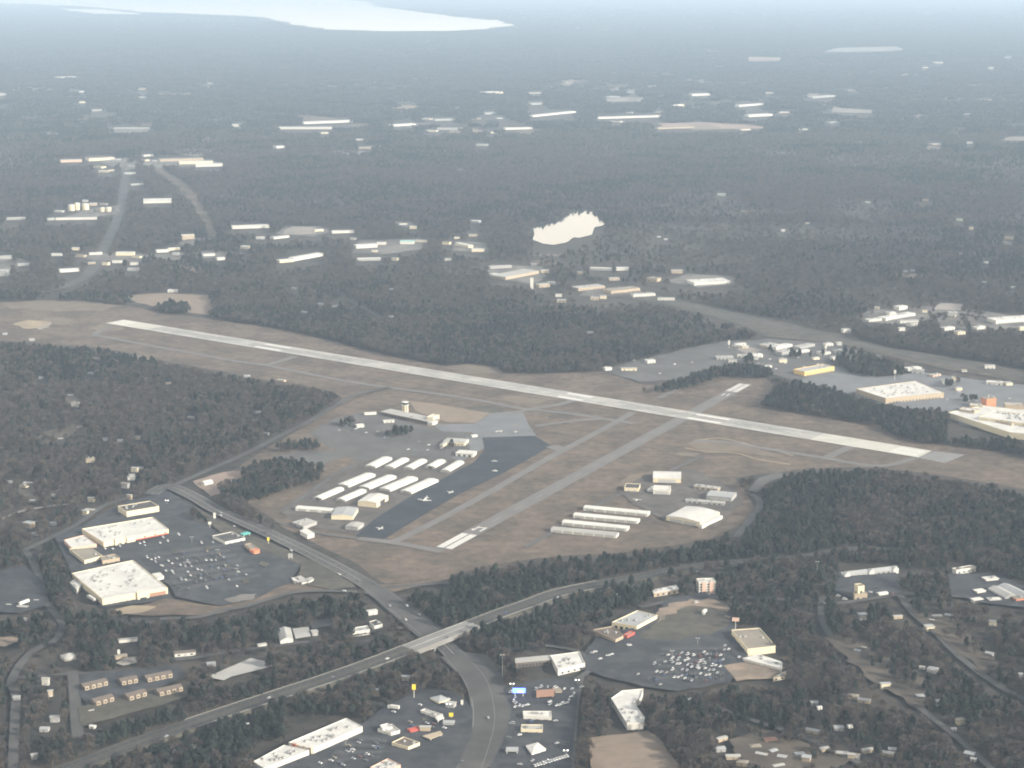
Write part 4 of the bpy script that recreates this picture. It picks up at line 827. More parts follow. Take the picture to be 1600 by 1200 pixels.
C2 = [(1177, 560, 1192, 559, 14, 6, 'white wall', 'white roof', 'small white block at the left of the crowded commercial yards'), (1194, 578, 1206, 576, 10, 5, 'white wall', 'white roof', 'white shed beside the dark hedge at the end of the old runway'),
      (1199, 545, 1217, 542, 22, 5, 'tan wall', 'pale roof', 'tan roofed warehouse at the back of the commercial yards'), (1213, 548, 1238, 543, 16, 6, 'white wall', 'white roof', 'long white store behind the yellow fronted store'),
      (1222, 556, 1240, 553, 18, 6, 'grey wall', 'pale roof', 'pale grey shop left of a long white strip roof'), (1241, 554, 1265, 551, 9, 5, 'white wall', 'white roof', 'long white strip roof right of the pale grey shop'),
      (1250, 547, 1273, 542, 16, 5, 'grey wall', 'pale roof', 'pale roofed store at the back by the highway verge'), (1291, 542, 1302, 541, 12, 5, 'white wall', 'white roof', 'small white store right at the highway verge'),
      (1283, 556, 1298, 554, 14, 5, 'white wall', 'pale roof', 'white fronted shop beside dark trees in the yards'), (1305, 553, 1318, 552, 12, 5, 'grey wall', 'pale roof', 'grey shop right of the white fronted one in the yards'),
      (1120, 563, 1146, 563, 16, 5, 'grey wall', 'pale roof', 'grey store on the near left of the commercial yards'), (1419, 580, 1440, 578, 14, 4, 'white wall', 'white roof', 'low white roof among trees above the huge warehouse store'),
      (1458, 590, 1470, 588, 10, 4, 'pink wall', 'pale roof', 'small pinkish shop right of the low white roof'), (1541, 601, 1566, 603, 12, 5, 'white wall', 'white roof', 'white shed with a bright wall above the mall'),
      (1012, 569, 1024, 568, 12, 6, 'white wall', 'white roof', 'white hangar shed on the grey lot under the far woods'), (946, 580, 956, 579, 10, 5, 'white wall', 'white roof', 'small white shed at the tip of the grey lot'),
      (971, 580, 995, 580, 9, 4.5, 'cream wall', 'pale roof', 'low cream shed second from the tip of the grey lot'), (1150, 541, 1166, 540, 8, 4, 'white wall', 'white roof', 'row of white sheds at the wood edge of the yards'),
      (1405, 486, 1418, 484, 16, 8, 'white wall', 'white roof', 'tall white block at the back of the upper right yards'), (1384, 502, 1430, 494, 20, 6, 'white wall', 'white roof', 'long white roofed store in the upper right yards'),
      (1358, 504, 1378, 502, 14, 5, 'white wall', 'white roof', 'white store left of the long one in the upper right yards'), (1407, 506, 1436, 505, 13, 5, 'white wall', 'pale roof', 'pale store in front of the long one in the upper right yards'),
      (1390, 493, 1400, 492, 13, 5, 'white wall', 'white roof', 'small white unit just behind the long upper right store'), (1476, 517, 1492, 515, 12, 5, 'white wall', 'white roof', 'white store alone right of the upper right yards'),
      (1527, 516, 1540, 514, 12, 5, 'white wall', 'white roof', 'white house with bright gable near the right edge woods'), (1556, 507, 1625, 502, 30, 8, 'white wall', 'white roof', 'very long white warehouse cut by the right edge')]
for x0, y0, x1, y1, d, h, wl, rf, lb in C2: bld(lb, fb(x0, y0, x1, y1, d), h, wl, rf, 'slab', name='store', cat='store')
# ---- beyond the airfield, in the middle distance
C3 = [(1085, 447, 1141, 444, 60, 7, 'white wall', 'white roof', 'broad white roofed plant in a clearing right of the pond'), (963, 423, 983, 423, 22, 6, 'white wall', 'white roof', 'white shed in the woods below the pond, the right one'),
      (922, 422, 955, 423, 18, 5, 'grey wall', 'white roof', 'long pale shed in the woods below the pond'), (955, 460, 1000, 455, 40, 7, 'tan wall', 'tan roof', 'tan roofed mall wing along the highway below the pond'),
      (904, 455, 945, 451, 40, 6, 'tan wall', 'pale roof', 'pale roofed mall at the left end of the highway'), (990, 465, 1024, 463, 22, 6, 'white wall', 'pale roof', 'grey white store along the highway, next to the tan mall'),
      (1028, 470, 1054, 470, 16, 5, 'white wall', 'pale roof', 'low pale store farther right along the highway'), (765, 432, 790, 437, 24, 6, 'white wall', 'white roof', 'white roofed factory wing left of the mid woods lot'),
      (790, 438, 842, 428, 60, 7, 'tan wall', 'pale roof', 'large pale roofed factory in the middle woods'), (766, 421, 800, 419, 18, 6, 'grey wall', 'pale roof', 'thin grey shed behind the pale roofed factory'),
      (868, 464, 878, 464, 12, 5, 'white wall', 'white roof', 'small white house right of the thin white stack'), (711, 384, 732, 388, 20, 7, 'cream wall', 'white roof', 'bright cream shed left of the pond, the far one'),
      (737, 394, 757, 394, 20, 7, 'cream wall', 'white roof', 'bright cream shed left of the pond, the near one'), (437, 411, 460, 409, 22, 6, 'cream wall', 'white roof', 'cream end block of a long white warehouse in the left woods'),
      (460, 408, 505, 400, 26, 7, 'white wall', 'white roof', 'long white warehouse slanting through the left woods'), (557, 389, 590, 387, 30, 8, 'white wall', 'white roof', 'white warehouse beside the teal roofed one'),
      (589, 383, 603, 383, 18, 6, 'white wall', 'white roof', 'small white box behind the white warehouse by the teal roof'), (625, 382, 647, 382, 36, 7, 'white wall', 'teal roof', 'teal roofed round cornered hall in the mid woods'),
      (559, 408, 595, 407, 24, 5, 'grey wall', 'white roof', 'grey fronted white roof below the teal roofed hall'), (519, 365, 553, 364, 20, 6, 'white wall', 'white roof', 'white shed right of the tan yard'),
      (363, 358, 421, 356, 30, 7, 'white wall', 'white roof', 'long low white warehouse left of the tan yard'), (428, 374, 452, 371, 22, 5, 'white wall', 'pale roof', 'pale shed under the tan yard'),
      (181, 400, 209, 400, 24, 8, 'cream wall', 'white roof', 'cream store in the far left town beside the road'), (245, 395, 264, 394, 18, 6, 'white wall', 'white roof', 'white store in the far left town, middle of the row'),
      (264, 392, 281, 391, 16, 6, 'cream wall', 'white roof', 'cream store in the far left town, right of the white one'), (285, 375, 304, 374, 20, 12, 'tan wall', 'white roof', 'tall tan block with bright white top under the cut'),
      (94, 426, 124, 424, 22, 6, 'white wall', 'white roof', 'white building left of the bending far road'), (80, 400, 96, 400, 16, 5, 'white wall', 'white roof', 'small white store at the left of the far left town'),
      (-12, 432, 11, 432, 40, 12, 'grey wall', 'grey roof', 'big grey block at the left edge of the photo'), (-8, 406, 18, 405, 24, 7, 'grey wall', 'pale roof', 'pale store at the left edge above the grey block'),
      (87, 344, 151, 343, 16, 6, 'white wall', 'pale roof', 'thin pale strip building under the cream tanks'), (10, 344, 40, 343, 16, 6, 'grey wall', 'pale roof', 'thin pale building near the left edge under the tanks'),
      (224, 318, 268, 317, 70, 8, 'white wall', 'white roof', 'big white roofed warehouse between the far road and the cut'), (139, 252, 179, 250, 60, 10, 'cream wall', 'pale field', 'tan roofed warehouse at the top of the far road, left side'),
      (250, 253, 318, 251, 50, 9, 'tan wall', 'pale field', 'tan roofed warehouse at the top of the far road, right side'), (280, 257, 333, 256, 40, 9, 'cream wall', 'white roof', 'cream warehouse row, the middle one of three at top left'),
      (306, 261, 348, 260, 40, 9, 'white wall', 'white roof', 'white warehouse row, the nearest of three at top left'), (95, 254, 128, 253, 40, 8, 'pink wall', 'pale roof', 'pinkish shed left of the tan roofed warehouse'),
      (262, 457, 277, 457, 14, 5, 'white wall', 'white roof', 'small white house on the pink clearing behind the runway'), (140, 399, 160, 398, 18, 5, 'white wall', 'white roof', 'white shop by the crossing of the far road'),
      (318, 401, 336, 400, 16, 5, 'white wall', 'white roof', 'white shop among yards in the far left town'), (340, 407, 352, 406, 14, 6, 'white wall', 'white roof', 'small white unit at the right end of the far left town'),
      (175, 411, 190, 411, 12, 5, 'white wall', 'white roof', 'low white shed at the bottom of the far left town')]
mat('teal roof', (.30, .52, .46), .7, .08, .08)
for x0, y0, x1, y1, d, h, wl, rf, lb in C3: d *= .75; bld(lb, fb(x0, y0, x1, y1, d), h, wl, rf, 'slab', name='warehouse' if d > 15 else 'building', cat='warehouse' if d > 15 else 'building')
# ---- near the horizon
C4 = [(90, 125, 122, 124, 200, 20, 'cream', 'bright white warehouse alone, nearest the top left corner'), (762, 149, 786, 148, 130, 22, 'cream', 'bright cream warehouse alone at the top centre'), (435, 202, 517, 202, 70, 10, 'white', 'long white warehouse in the far centre left, the near one of a pair'),
      (475, 194, 552, 191, 90, 10, 'white', 'long white warehouse in the far centre left, the far one of a pair'), (615, 198, 650, 196, 70, 10, 'white', 'white warehouse right of the far pair'), (683, 203, 722, 203, 60, 9, 'pale', 'low pale warehouse in the far centre'),
      (680, 189, 712, 188, 60, 9, 'pale', 'thin pale warehouse behind the low one in the far centre'), (790, 203, 832, 202, 60, 10, 'white', 'white warehouse just left of the far field'), (758, 179, 778, 178, 60, 9, 'pale', 'small pale warehouse above the white one'),
      (833, 183, 900, 176, 60, 9, 'white', 'thin white warehouse slanting to the far fields'), (830, 164, 852, 163, 80, 10, 'pale', 'small pale warehouse left of the far yellow field'), (935, 186, 1032, 183, 60, 10, 'white', 'very long thin white warehouse under the far fields'),
      (1028, 202, 1085, 200, 60, 8, 'tan', 'tan warehouse at the left end of the pink soil field'), (1155, 167, 1195, 164, 60, 10, 'white', 'thin white warehouse at far right, upper one'), (1170, 183, 1207, 181, 80, 12, 'white', 'thin white warehouse at far right, lower one'),
      (1270, 154, 1305, 151, 80, 10, 'pale', 'thin pale warehouse at far right beyond the others'), (1082, 150, 1112, 149, 90, 12, 'white', 'white warehouse on the far slope right of centre'), (362, 198, 380, 198, 60, 12, 'white', 'small white warehouse left of the far pair'),
      (178, 202, 236, 202, 50, 8, 'pale', 'low pale warehouse line at the far left'), (432, 232, 445, 231, 40, 10, 'white', 'tiny white building in the woods below the far pair'), (1298, 193, 1312, 192, 50, 8, 'pale', 'tiny pale building below the pale right field'),
      (1512, 225, 1520, 225, 30, 10, 'white', 'tiny white building near the right edge far off'), (-12, 151, 10, 149, 100, 14, 'pale', 'pale warehouse cut by the left edge far off'), (1055, 170, 1070, 168, 60, 22, 'cream', 'tall cream block on the far ridge right of centre'),
      (225, 245, 240, 244, 30, 8, 'white', 'small white store at the very top of the far road'), (195, 273, 212, 272, 24, 8, 'pale', 'pale shop beside the upper far road'), (205, 290, 224, 289, 24, 6, 'pale', 'long pale shed right of the upper far road')]
for x0, y0, x1, y1, d, h, c, lb in C4:
    d *= .6; h *= .75
    bld(lb, fb(x0, y0, x1, y1, d), h, {'cream': 'cream wall', 'white': 'white wall', 'pale': 'grey wall', 'tan': 'tan wall'}[c], {'cream': 'white roof', 'white': 'white roof', 'pale': 'pale roof', 'tan': 'tan roof'}[c], 'slab', name='warehouse', cat='warehouse', clear=h < 12)
# ---- cream storage tanks upper left
for k, (x, y, r, h, lb) in enumerate([(112, 329, 9, 17, 'leftmost cream storage tank of the five'), (121, 328, 8, 20, 'tall cream tank second from the left'), (134, 328, 10, 18, 'broad cream tank in the middle of the five'), (160, 331, 7, 12, 'smaller cream tank right of the gap'), (170, 331, 8, 13, 'rightmost cream storage tank by the far road')]):
    X, Y = P(x, y); t = thing('storage_tank', lb, 'tank', (X, Y, 0), 'cream storage tanks'); keep_clear([(X-r, Y-r), (X+r, Y+r)], h)
    bm = NB(); cyl(bm, (0, 0), r, r, 0, h, 16); obj('shell', bm, 'cream wall', t)
    bm = NB(); cyl(bm, (0, 0), r*1.02, r*.1, h, h+2, 16); obj('roof', bm, 'white roof', t)
# ---- houses among the trees
HOUSES = [(64, 592, 'cottage'), (110, 620, 'cottage'), (141, 585, 'cottage'), (152, 562, 'bungalow'), (263, 600, 'bungalow'), (299, 654, 'bungalow'), (403, 646, 'cottage'), (416, 679, 'cottage'), (386, 589, 'cottage'), (440, 596, 'bungalow'), (50, 532, 'cottage'), (8, 523, 'cottage'), (95, 688, 'cottage'),
          (165, 688, 'cottage'), (188, 690, 'cottage'), (15, 755, 'cottage'), (45, 757, 'bungalow'), (50, 785, 'cottage'), (83, 776, 'cottage'), (220, 733, 'cottage'), (141, 799, 'bungalow'), (84, 820, 'cottage'), (55, 836, 'cottage'), (39, 970, 'shed'), (14, 948, 'shed'), (57, 941, 'shed'), (36, 951, 'bungalow'),
          (501, 476, 'cottage'), (523, 480, 'cottage'), (611, 453, 'cottage'), (611, 496, 'cottage'), (475, 489, 'cottage'), (460, 452, 'cottage'), (922, 521, 'cottage'), (1040, 375, 'cottage'), (1029, 371, 'cottage'), (1415, 425, 'cottage'), (1426, 424, 'cottage'), (1538, 442, 'cottage'), (1583, 450, 'cottage'), (1540, 411, 'cottage'),
          (1272, 1101, 'cottage'), (1280, 1108, 'shed'), (1249, 1182, 'cottage'), (1270, 1145, 'bungalow'), (1288, 1173, 'bungalow'), (1314, 1180, 'bungalow'), (1328, 1137, 'shed'), (1394, 1174, 'cottage'), (1386, 1180, 'bungalow'), (1203, 1160, 'brick'), (1127, 1157, 'bungalow'), (1125, 1173, 'cottage'), (1160, 1195, 'tan'), (1208, 1177, 'cottage'), (1222, 1186, 'cottage'), (1216, 1200, 'bungalow'),
          (1190, 1182, 'bungalow'), (1333, 1091, 'tan'), (1350, 1097, 'bungalow'), (1438, 1091, 'cottage'), (1546, 1024, 'cottage'), (1597, 1057, 'cottage'), (1441, 1045, 'shed'), (1457, 1050, 'white'), (1515, 1181, 'cottage'), (1521, 1189, 'shed'), (1490, 1142, 'shed'), (1350, 1015, 'shed'), (1340, 1020, 'cottage'), (1402, 966, 'bungalow'),
          (145, 1138, 'shed'), (143, 1114, 'shed'), (70, 1142, 'cottage'), (1456, 972, 'shed'), (1310, 1140, 'cottage'), (1355, 1175, 'bungalow'), (1180, 1170, 'tan'), (1145, 1185, 'bungalow'), (330, 1040, 'cottage')]
REG = lambda x, y: ('in the far left woods' if x < 700 and y < 530 else 'in the far right woods' if y < 530 else 'in the woods left of the runway' if y < 720 and x < 700 else 'in the suburb above the shopping centre' if x < 330 and y < 870 else
                    'at the left edge below the shopping centre' if x < 100 and y < 1000 else 'near the lower left apartments' if x < 400 else 'on the wooded slope at lower right')
STY = {'cottage': (9, 7, 3, 'grey wall', 'grey roof', 'gable', 'cottage with a grey pitched roof'), 'bungalow': (13, 6.5, 2.9, 'tan wall', 'pale roof', 'gable', 'long pale roofed bungalow'), 'shed': (5.5, 4, 2.6, 'white wall', 'white roof', 'gable', 'small white shed'), 'brick': (12, 9, 3.2, 'brick wall', 'brick wall', 'gable', 'reddish brick house'),
       'tan': (13, 9, 3.2, 'tan wall', 'tan roof', 'hip', 'tan roofed house'), 'white': (11, 10, 4, 'white wall', 'white roof', 'hip', 'bright white house with steep hipped roof')}
from collections import defaultdict
byk = defaultdict(list)
for x, y, k in HOUSES: byk[(k, REG(x, y))].append((x, y))
ORD = ['first', 'second', 'third', 'fourth', 'fifth', 'sixth', 'seventh', 'eighth', 'ninth', 'tenth', 'eleventh', 'twelfth', 'thirteenth', 'fourteenth', 'fifteenth', 'sixteenth', 'seventeenth', 'eighteenth', 'nineteenth', 'twentieth']
for (k, r), L0 in byk.items():
    for i, (x, y) in enumerate(sorted(L0)):
        wd, dp, h, wl, rf, st, d = STY[k]; sc = random.uniform(.75, 1.0); X, Y = P(x, y); a = random.uniform(-.6, .6); u = (math.cos(a), math.sin(a)); v = (-u[1], u[0])
        if y < 600: sc *= 1.25
        q = [(X+u[0]*wd*sc*s/2+v[0]*dp*sc*t/2, Y+u[1]*wd*sc*s/2+v[1]*dp*sc*t/2) for s, t in ((-1, -1), (1, -1), (1, 1), (-1, 1))]
        lb = d+' '+r+('' if len(L0) == 1 else ', %s leftmost' % ORD[i] if i < len(ORD) else '')
        bld(lb, q, h, wl, rf, st, name='house', cat='house', group='houses among the trees', doors=[(0, 1, 1, 2.1, .02, 'door', 'brown roof')] if y > 900 else ())

# ---- small roofs filling the far settlements
CLUT = []
def clutter(n, x0, x1, y0, y1, phrase, sz):
    for k in range(n):
        x, y = random.uniform(x0, x1), random.uniform(y0, y1); wd = random.uniform(.6, 1.5)*sz; a = random.uniform(-.5, .5); X, Y = P(x, y)
        if any(r[0] < x < r[2] and r[1] < y < r[3] for r in RECTS): continue
        u = (math.cos(a), math.sin(a)); v = (-u[1], u[0]); dp = wd*random.uniform(.4, .9)
        q = [(X+u[0]*wd*s/2+v[0]*dp*t/2, Y+u[1]*wd*s/2+v[1]*dp*t/2) for s, t in ((-1, -1), (1, -1), (1, 1), (-1, 1))]
        rf = random.choice(['pale roof', 'grey roof', 'tan roof', 'grey roof'] if y > 595 else ['white roof', 'white roof', 'pale roof', 'pale roof', 'grey roof', 'tan roof']); h = random.uniform(4, 7)
        r, _, _ = bld('small '+rf.split()[0]+' roof '+phrase, q, h, random.choice(['white wall', 'grey wall', 'tan wall', 'cream wall']), rf, 'slab', group='small buildings '+phrase)
        CLUT.append(r)
for z in ((16, 20, 390, 384, 424, 'in the far left town', 18), (8, 60, 200, 306, 345, 'around the cream tanks', 18), (10, 120, 350, 246, 275, 'at the top of the far road', 26), (16, 400, 760, 345, 412, 'in the woods beyond the left runway end', 20), (14, 740, 1070, 408, 474, 'along the highway below the pond', 18),
          (18, 1140, 1330, 536, 570, 'in the commercial yards beyond the runway', 13), (16, 1310, 1600, 478, 522, 'in the upper right yards', 15), (12, 830, 1230, 120, 205, 'near the far fields', 50), (10, 430, 840, 180, 245, 'in the far centre left woods', 36), (10, 1380, 1600, 574, 614, 'between the warehouse store and the mall', 14),
          (8, 1080, 1600, 300, 400, 'in the far right woods slope', 16), (8, 1250, 1600, 90, 230, 'near the horizon at the right', 50), (6, 40, 420, 90, 215, 'near the horizon at the left', 50), (12, 1240, 1590, 960, 1195, 'on the lower right slope', 6.5), (14, 10, 250, 600, 830, 'in the left suburb', 9), (5, 10, 130, 990, 1190, 'by the left edge road', 7), (8, 560, 720, 1060, 1150, 'left of the wide junction', 7)): clutter(*z)

# ================================================================= VEHICLES, AIRCRAFT, SIGNS, POLES
def car_mesh(col, van=False):
    bm = NB(); Lh, Wd = (2.25, .92) if not van else (2.7, 1.0)
    prof = [(-Lh, .35), (-Lh, .85), (-Lh*.93, 1.0), (Lh*.55, .98), (Lh*.97, .8), (Lh, .4)]
    top = [(-Lh*.8, 1.0), (-Lh*.6, 1.48), (Lh*.12, 1.48), (Lh*.45, .98)] if not van else [(-Lh*.92, 1.0), (-Lh*.9, 2.05), (Lh*.4, 2.05), (Lh*.66, 1.0)]
    def ext(pr, w0, w1, mi, cap):
        a = [bm.verts.new((x, -(w0 if i in (0, len(pr)-1) else w1), z)) for i, (x, z) in enumerate(pr)]; b = [bm.verts.new((x, (w0 if i in (0, len(pr)-1) else w1), z)) for i, (x, z) in enumerate(pr)]
        fs = [bm.faces.new(a), bm.faces.new(b[::-1])]
        for i in range(len(pr)):
            j = (i+1) % len(pr); fs.append(bm.faces.new((a[j], a[i], b[i], b[j])))
        for f in fs: f.material_index = mi
        return fs
    ext(prof, Wd, Wd, 0, True); fs = ext(top, Wd*.95, Wd*.76, 1, True)
    fs[3].material_index = 0
    for x in (-Lh*.62, Lh*.62):
        for s in (-1, 1):
            n = 8; c = [bm.verts.new((x+.33*math.cos(2*math.pi*k/n), s*(Wd-.12), .33+.33*math.sin(2*math.pi*k/n))) for k in range(n)]; d = [bm.verts.new((v.co.x, s*(Wd+.02), v.co.z)) for v in c]
            for f in [bm.faces.new(d if s < 0 else d[::-1])]+[bm.faces.new((c[k], c[(k+1) % n], d[(k+1) % n], d[k])) for k in range(n)]: f.material_index = 2
    bmesh.ops.recalc_face_normals(bm, faces=bm.faces[:])
    me = bpy.data.meshes.new('car'); bm.to_mesh(me); bm.free()
    for q in (col+' car paint', 'window glass', 'tyre rubber'): me.materials.append(MATS[q])
    return me
CARM = {}
def car(px, py, ang, col, label, group, van=False, name='parked_car', zz=None):
    if (col, van) not in CARM: CARM[(col, van)] = car_mesh(col, van)
    zz = ZL[0] if zz is None else zz
    X, Y = P(px, py, zz+.5); o = bpy.data.objects.new(name, CARM[(col, van)]); COL.objects.link(o)
    o.location = (X, Y, zz); o.rotation_euler = (0, 0, ang)
    tag(o, label, 'van' if van else 'car', group); NCAR[0] += 1; return o
NCAR = [0]
def heading(p, q): a, b = P(*p), P(*q); return math.atan2(b[1]-a[1], b[0]-a[0])
PICKC = lambda: random.choices(['white', 'silver', 'black', 'grey', 'blue', 'red', 'tan'], [3, 3, 2, 3, 1, 1, 1])[0]
def lot(pts, ang, cols, place, group, jit=.07):
    for x, y in pts:
        c = cols() if callable(cols) else cols
        van = random.random() < .22
        car(x, y, ang+random.uniform(-jit, jit)+(math.pi if random.random() < .5 else 0), c, ('%s van ' if van else '%s car ') % c+place, group, van)
light = lambda: random.choices(['white', 'silver'], [2, 1])[0]
dark = lambda: random.choices(['black', 'grey', 'blue', 'red', 'tan', 'silver'], [4, 4, 2, 2, 1, 2])[0]
# the crowded lot beside the tan roofed store
A2 = heading((1040, 1040), (1068, 1022))
zc = 'in the crowded lot beside the tan roofed store'; gp = 'cars in the crowded lot by the tan roofed store'
S = 260/1600
cs = [(395, 265), (440, 290), (500, 290), (525, 245), (580, 260), (640, 268), (740, 237), (365, 330), (440, 337), (555, 318), (585, 305), (262, 350), (585, 360), (620, 380), (700, 330), (745, 340), (675, 385), (820, 365), (750, 395), (895, 375), (920, 310), (897, 268), (435, 405), (325, 430), (530, 405),
      (490, 480), (525, 465), (555, 490), (620, 510), (760, 460), (705, 445), (320, 550), (935, 215), (975, 210), (940, 175), (1075, 285), (105, 450), (790, 410), (830, 410), (285, 425), (480, 350), (850, 365), (505, 350), (690, 395), (455, 480), (790, 455)]
lot([(980+x*S, 980+y*S) for x, y in cs], A2, light, zc, gp)
taken = [(980+x*S, 980+y*S) for x, y in cs]
def fill(n, corners, cols, ang, place, group, rows, jitter=.2):
    a, b, c, d = corners; k = 0; tries = 0
    while k < n and tries < 4000:
        tries += 1; t = (random.randrange(rows)+.5)/rows; s = random.random()
        p = (a[0]+(b[0]-a[0])*s, a[1]+(b[1]-a[1])*s); q = (d[0]+(c[0]-d[0])*s, d[1]+(c[1]-d[1])*s)
        x, y = p[0]+(q[0]-p[0])*t+random.uniform(-jitter, jitter), p[1]+(q[1]-p[1])*t+random.uniform(-jitter, jitter)*.3
        if any(abs(x-u) < 5.5 and abs(y-v) < 3 for u, v in taken): continue
        taken.append((x, y)); lot([(x, y)], ang, cols, place, group); k += 1
fill(38, [(1015, 1064), (1125, 1066), (1130, 1015), (1035, 1018)], dark, A2, zc, gp, 12)
# the shopping centre lot
A1 = heading((262, 919), (208, 876)); zc = 'in the dark lot before the white roofed stores'; gp = 'cars in the shopping centre lot'
S = 1/8
cs = [(340, 735), (385, 725), (290, 750), (410, 825), (550, 800), (505, 770), (790, 835), (740, 770), (920, 885), (870, 875), (665, 1000), (720, 1005), (910, 985), (780, 950), (550, 895), (470, 890), (1215, 825), (1380, 905), (1360, 1085), (985, 1105), (920, 545), (1060, 540), (1040, 760), (1095, 760),
      (975, 760), (150, 550), (200, 535), (210, 575), (635, 440), (435, 475), (1325, 335), (240, 725), (610, 740), (655, 820), (430, 830), (345, 780), (745, 905)]
lot([(200+x*S, 780+y*S) for x, y in cs], A1, light, zc, gp)
taken += [(200+x*S, 780+y*S) for x, y in cs]
fill(46, [(278, 925), (400, 905), (340, 858), (240, 864)], dark, A1, zc, gp, 14)
lot([(250, 848), (262, 845), (187, 853), (176, 857), (164, 857)], A1, light, zc, gp)
# other lots
AM = heading((451, 1161), (489, 1171)); zc = 'in the lot before the strip mall at the bottom'; gp = 'cars in the strip mall lot'
taken = []
lot([(551, 1171), (517, 1188), (552, 1185), (384, 1187), (574, 1178), (536, 1195), (500, 1192), (560, 1160), (585, 1168), (640, 1140), (700, 1092), (656, 1101), (615, 1112)], AM, light, zc, gp)
fill(12, [(505, 1198), (585, 1190), (600, 1160), (560, 1150)], dark, AM, zc, gp, 5)
fill(6, [(630, 1135), (700, 1140), (700, 1130), (640, 1125)], PICKC, AM, 'among the small shops left of the wide junction', 'cars among the small shops', 2)
gp = 'white cars in rows on the car sales lot'; zc = 'in the sales row around the red roofed shelter'
lot([(805, 1089), (803, 1095), (806, 1098), (805, 1104), (799, 1081), (812, 1102), (817, 1103), (824, 1101), (875, 1101), (880, 1099), (886, 1098), (889, 1093), (893, 1088), (897, 1083), (859, 1100), (859, 1096), (870, 1102), (845, 1073), (838, 1076), (856, 1073), (868, 1074), (882, 1076), (894, 1076), (909, 1073)], 1.0, light, zc, gp, .5)
gp = 'white cars in one long row at the bottom'; zc = 'in the long row by the bottom edge'
lot([(836+4.2*k, 1196-1.25*k) for k in range(13)], 1.9, 'white', zc, gp, .1)
lot([(812, 1194), (870, 1161), (905, 1190), (812, 1148), (795, 1152), (832, 1188), (868, 1126), (800, 1130), (830, 1128)], .3, PICKC, 'scattered on the lot right of the wide junction', 'cars on the lot by the bank', .6)
lot([(925, 1020), (930, 1018), (950, 1024), (956, 1022), (938, 1029), (981, 1007), (984, 1008), (1100, 960), (1088, 941), (1078, 1092)], .4, light, 'on the drive between the restaurants and the hotel', 'cars by the restaurants', .6)
lot([(1126, 917), (1130, 921), (1135, 916), (1200, 933), (1236, 927), (1320, 936), (1360, 925), (1370, 918), (1395, 928), (1410, 912), (1290, 942), (1310, 931)], .1, PICKC, 'on the frontage road by the hotel', 'cars by the hotel', .6)
lot([(556, 670), (540, 666), (530, 672), (545, 676), (572, 676), (590, 674), (605, 672), (620, 676), (560, 660), (640, 684), (655, 690), (670, 695), (638, 702), (650, 704), (690, 700), (668, 703), (523, 660), (600, 684)], .8, PICKC, 'in the terminal car park', 'cars in the terminal car park', .5)
gp = 'cars in the lots beyond the runway'
lot([(random.uniform(1150, 1330), random.uniform(556, 590)) for k in range(14)]+[(random.uniform(980, 1140), random.uniform(560, 585)) for k in range(5)]+[(random.uniform(1390, 1590), random.uniform(606, 632)) for k in range(9)]+[(1310+k*5, 618+k*3.2) for k in range(8)], .4, light, 'in the lots beyond the runway', gp, .6)
ZL2 = ZL[0]
gp = 'cars on the main road'
for x, y, q, z, c in ((655, 960, (630, 940), 0, 'silver'), (636, 946, (620, 930), 0, 'white'), (609, 946, (590, 930), 0, 'silver'), (634, 968, (655, 985), 0, 'white'), (345, 805, (370, 815), 0, 'white'), (530, 897, (550, 905), 0, 'white'), (455, 860, (480, 872), 0, 'white'), (763, 1121, (755, 1100), 0, 'silver'),
                      (700, 1062, (720, 1050), 0, 'silver'), (538, 923, (560, 925), 0, 'white'), (345, 801, (360, 808), 0, 'silver'), (415, 832, (430, 840), 0, 'black'), (585, 912, (600, 922), 0, 'black'), (722, 1190, (730, 1170), 0, 'grey')):
    car(x, y, heading((x, y), q), c, '%s car driving on the main road %s' % (c, 'below the bridge' if y > 1010 else 'near the junction' if y > 890 else 'past the shopping centre'), gp, name='moving_car')
gp = 'vehicles on the freeway'
def fz(x): 
    for (a, _, z0), (b, _, z1) in zip(FW, FW[1:]):
        if a <= x <= b: return z0+(z1-z0)*(x-a)/(b-a)+zf+.04
    return zf+.04
for x, y, c, van in ((872, 935, 'white', 1), (950, 918.5, 'silver', 0), (962, 929, 'white', 1), (983, 908, 'white', 0), (605, 1029, 'white', 0), (420, 1090, 'silver', 0), (386, 1131, 'white', 0), (330, 1130, 'black', 0), (520, 1058, 'grey', 0), (700, 996, 'black', 0), (790, 957, 'blue', 0), (1090, 893, 'silver', 0), (260, 1150, 'silver', 0), (850, 941, 'grey', 0)):
    car(x, y, heading((x, y), (x+20, y-8)), c, '%s %s on the freeway %s' % (c, 'van' if van else 'car', 'left of the bridge' if x < 640 else 'on or near the bridge' if x < 800 else 'right of the bridge'), gp, bool(van), 'moving_car', fz(x))
# lorries and trailers
def trailer(px, py, qx, qy, label, L=15, cab=True, group=None):
    X, Y = P(px, py); a = heading((px, py), (qx, qy)); t = thing('box_truck', label, 'truck', (X, Y, ZL[0]), group, a)
    bm = NB(); rbox(bm, (0, 0), (1, 0), L, 2.6, 1.1, 4.0); obj('box', bm, 'white metal', t)
    for x in (-L*.36, L*.1):
        bm = NB()
        for s in (-1, 1): rbox(bm, (x, s*1.1), (1, 0), 1.9, .4, 0, 1.0)
        obj('wheel', bm, 'tyre rubber', t)
    if cab:
        bm = NB(); prism(bm, [(L/2+.5, -1.2), (L/2+2.6, -1.2), (L/2+2.6, 1.2), (L/2+.5, 1.2)], .5, 3.2, 0, True); obj('cab', bm, 'white metal', t)
        bm = NB(); prism(bm, [(L/2+2.55, -1.1), (L/2+2.66, -1.1), (L/2+2.66, 1.1), (L/2+2.55, 1.1)], 1.8, 2.9, 0, True); obj('windscreen', bm, 'window glass', t)
    return t
trailer(144, 942, 136, 937, 'white box trailer parked behind the huge white store', 16)
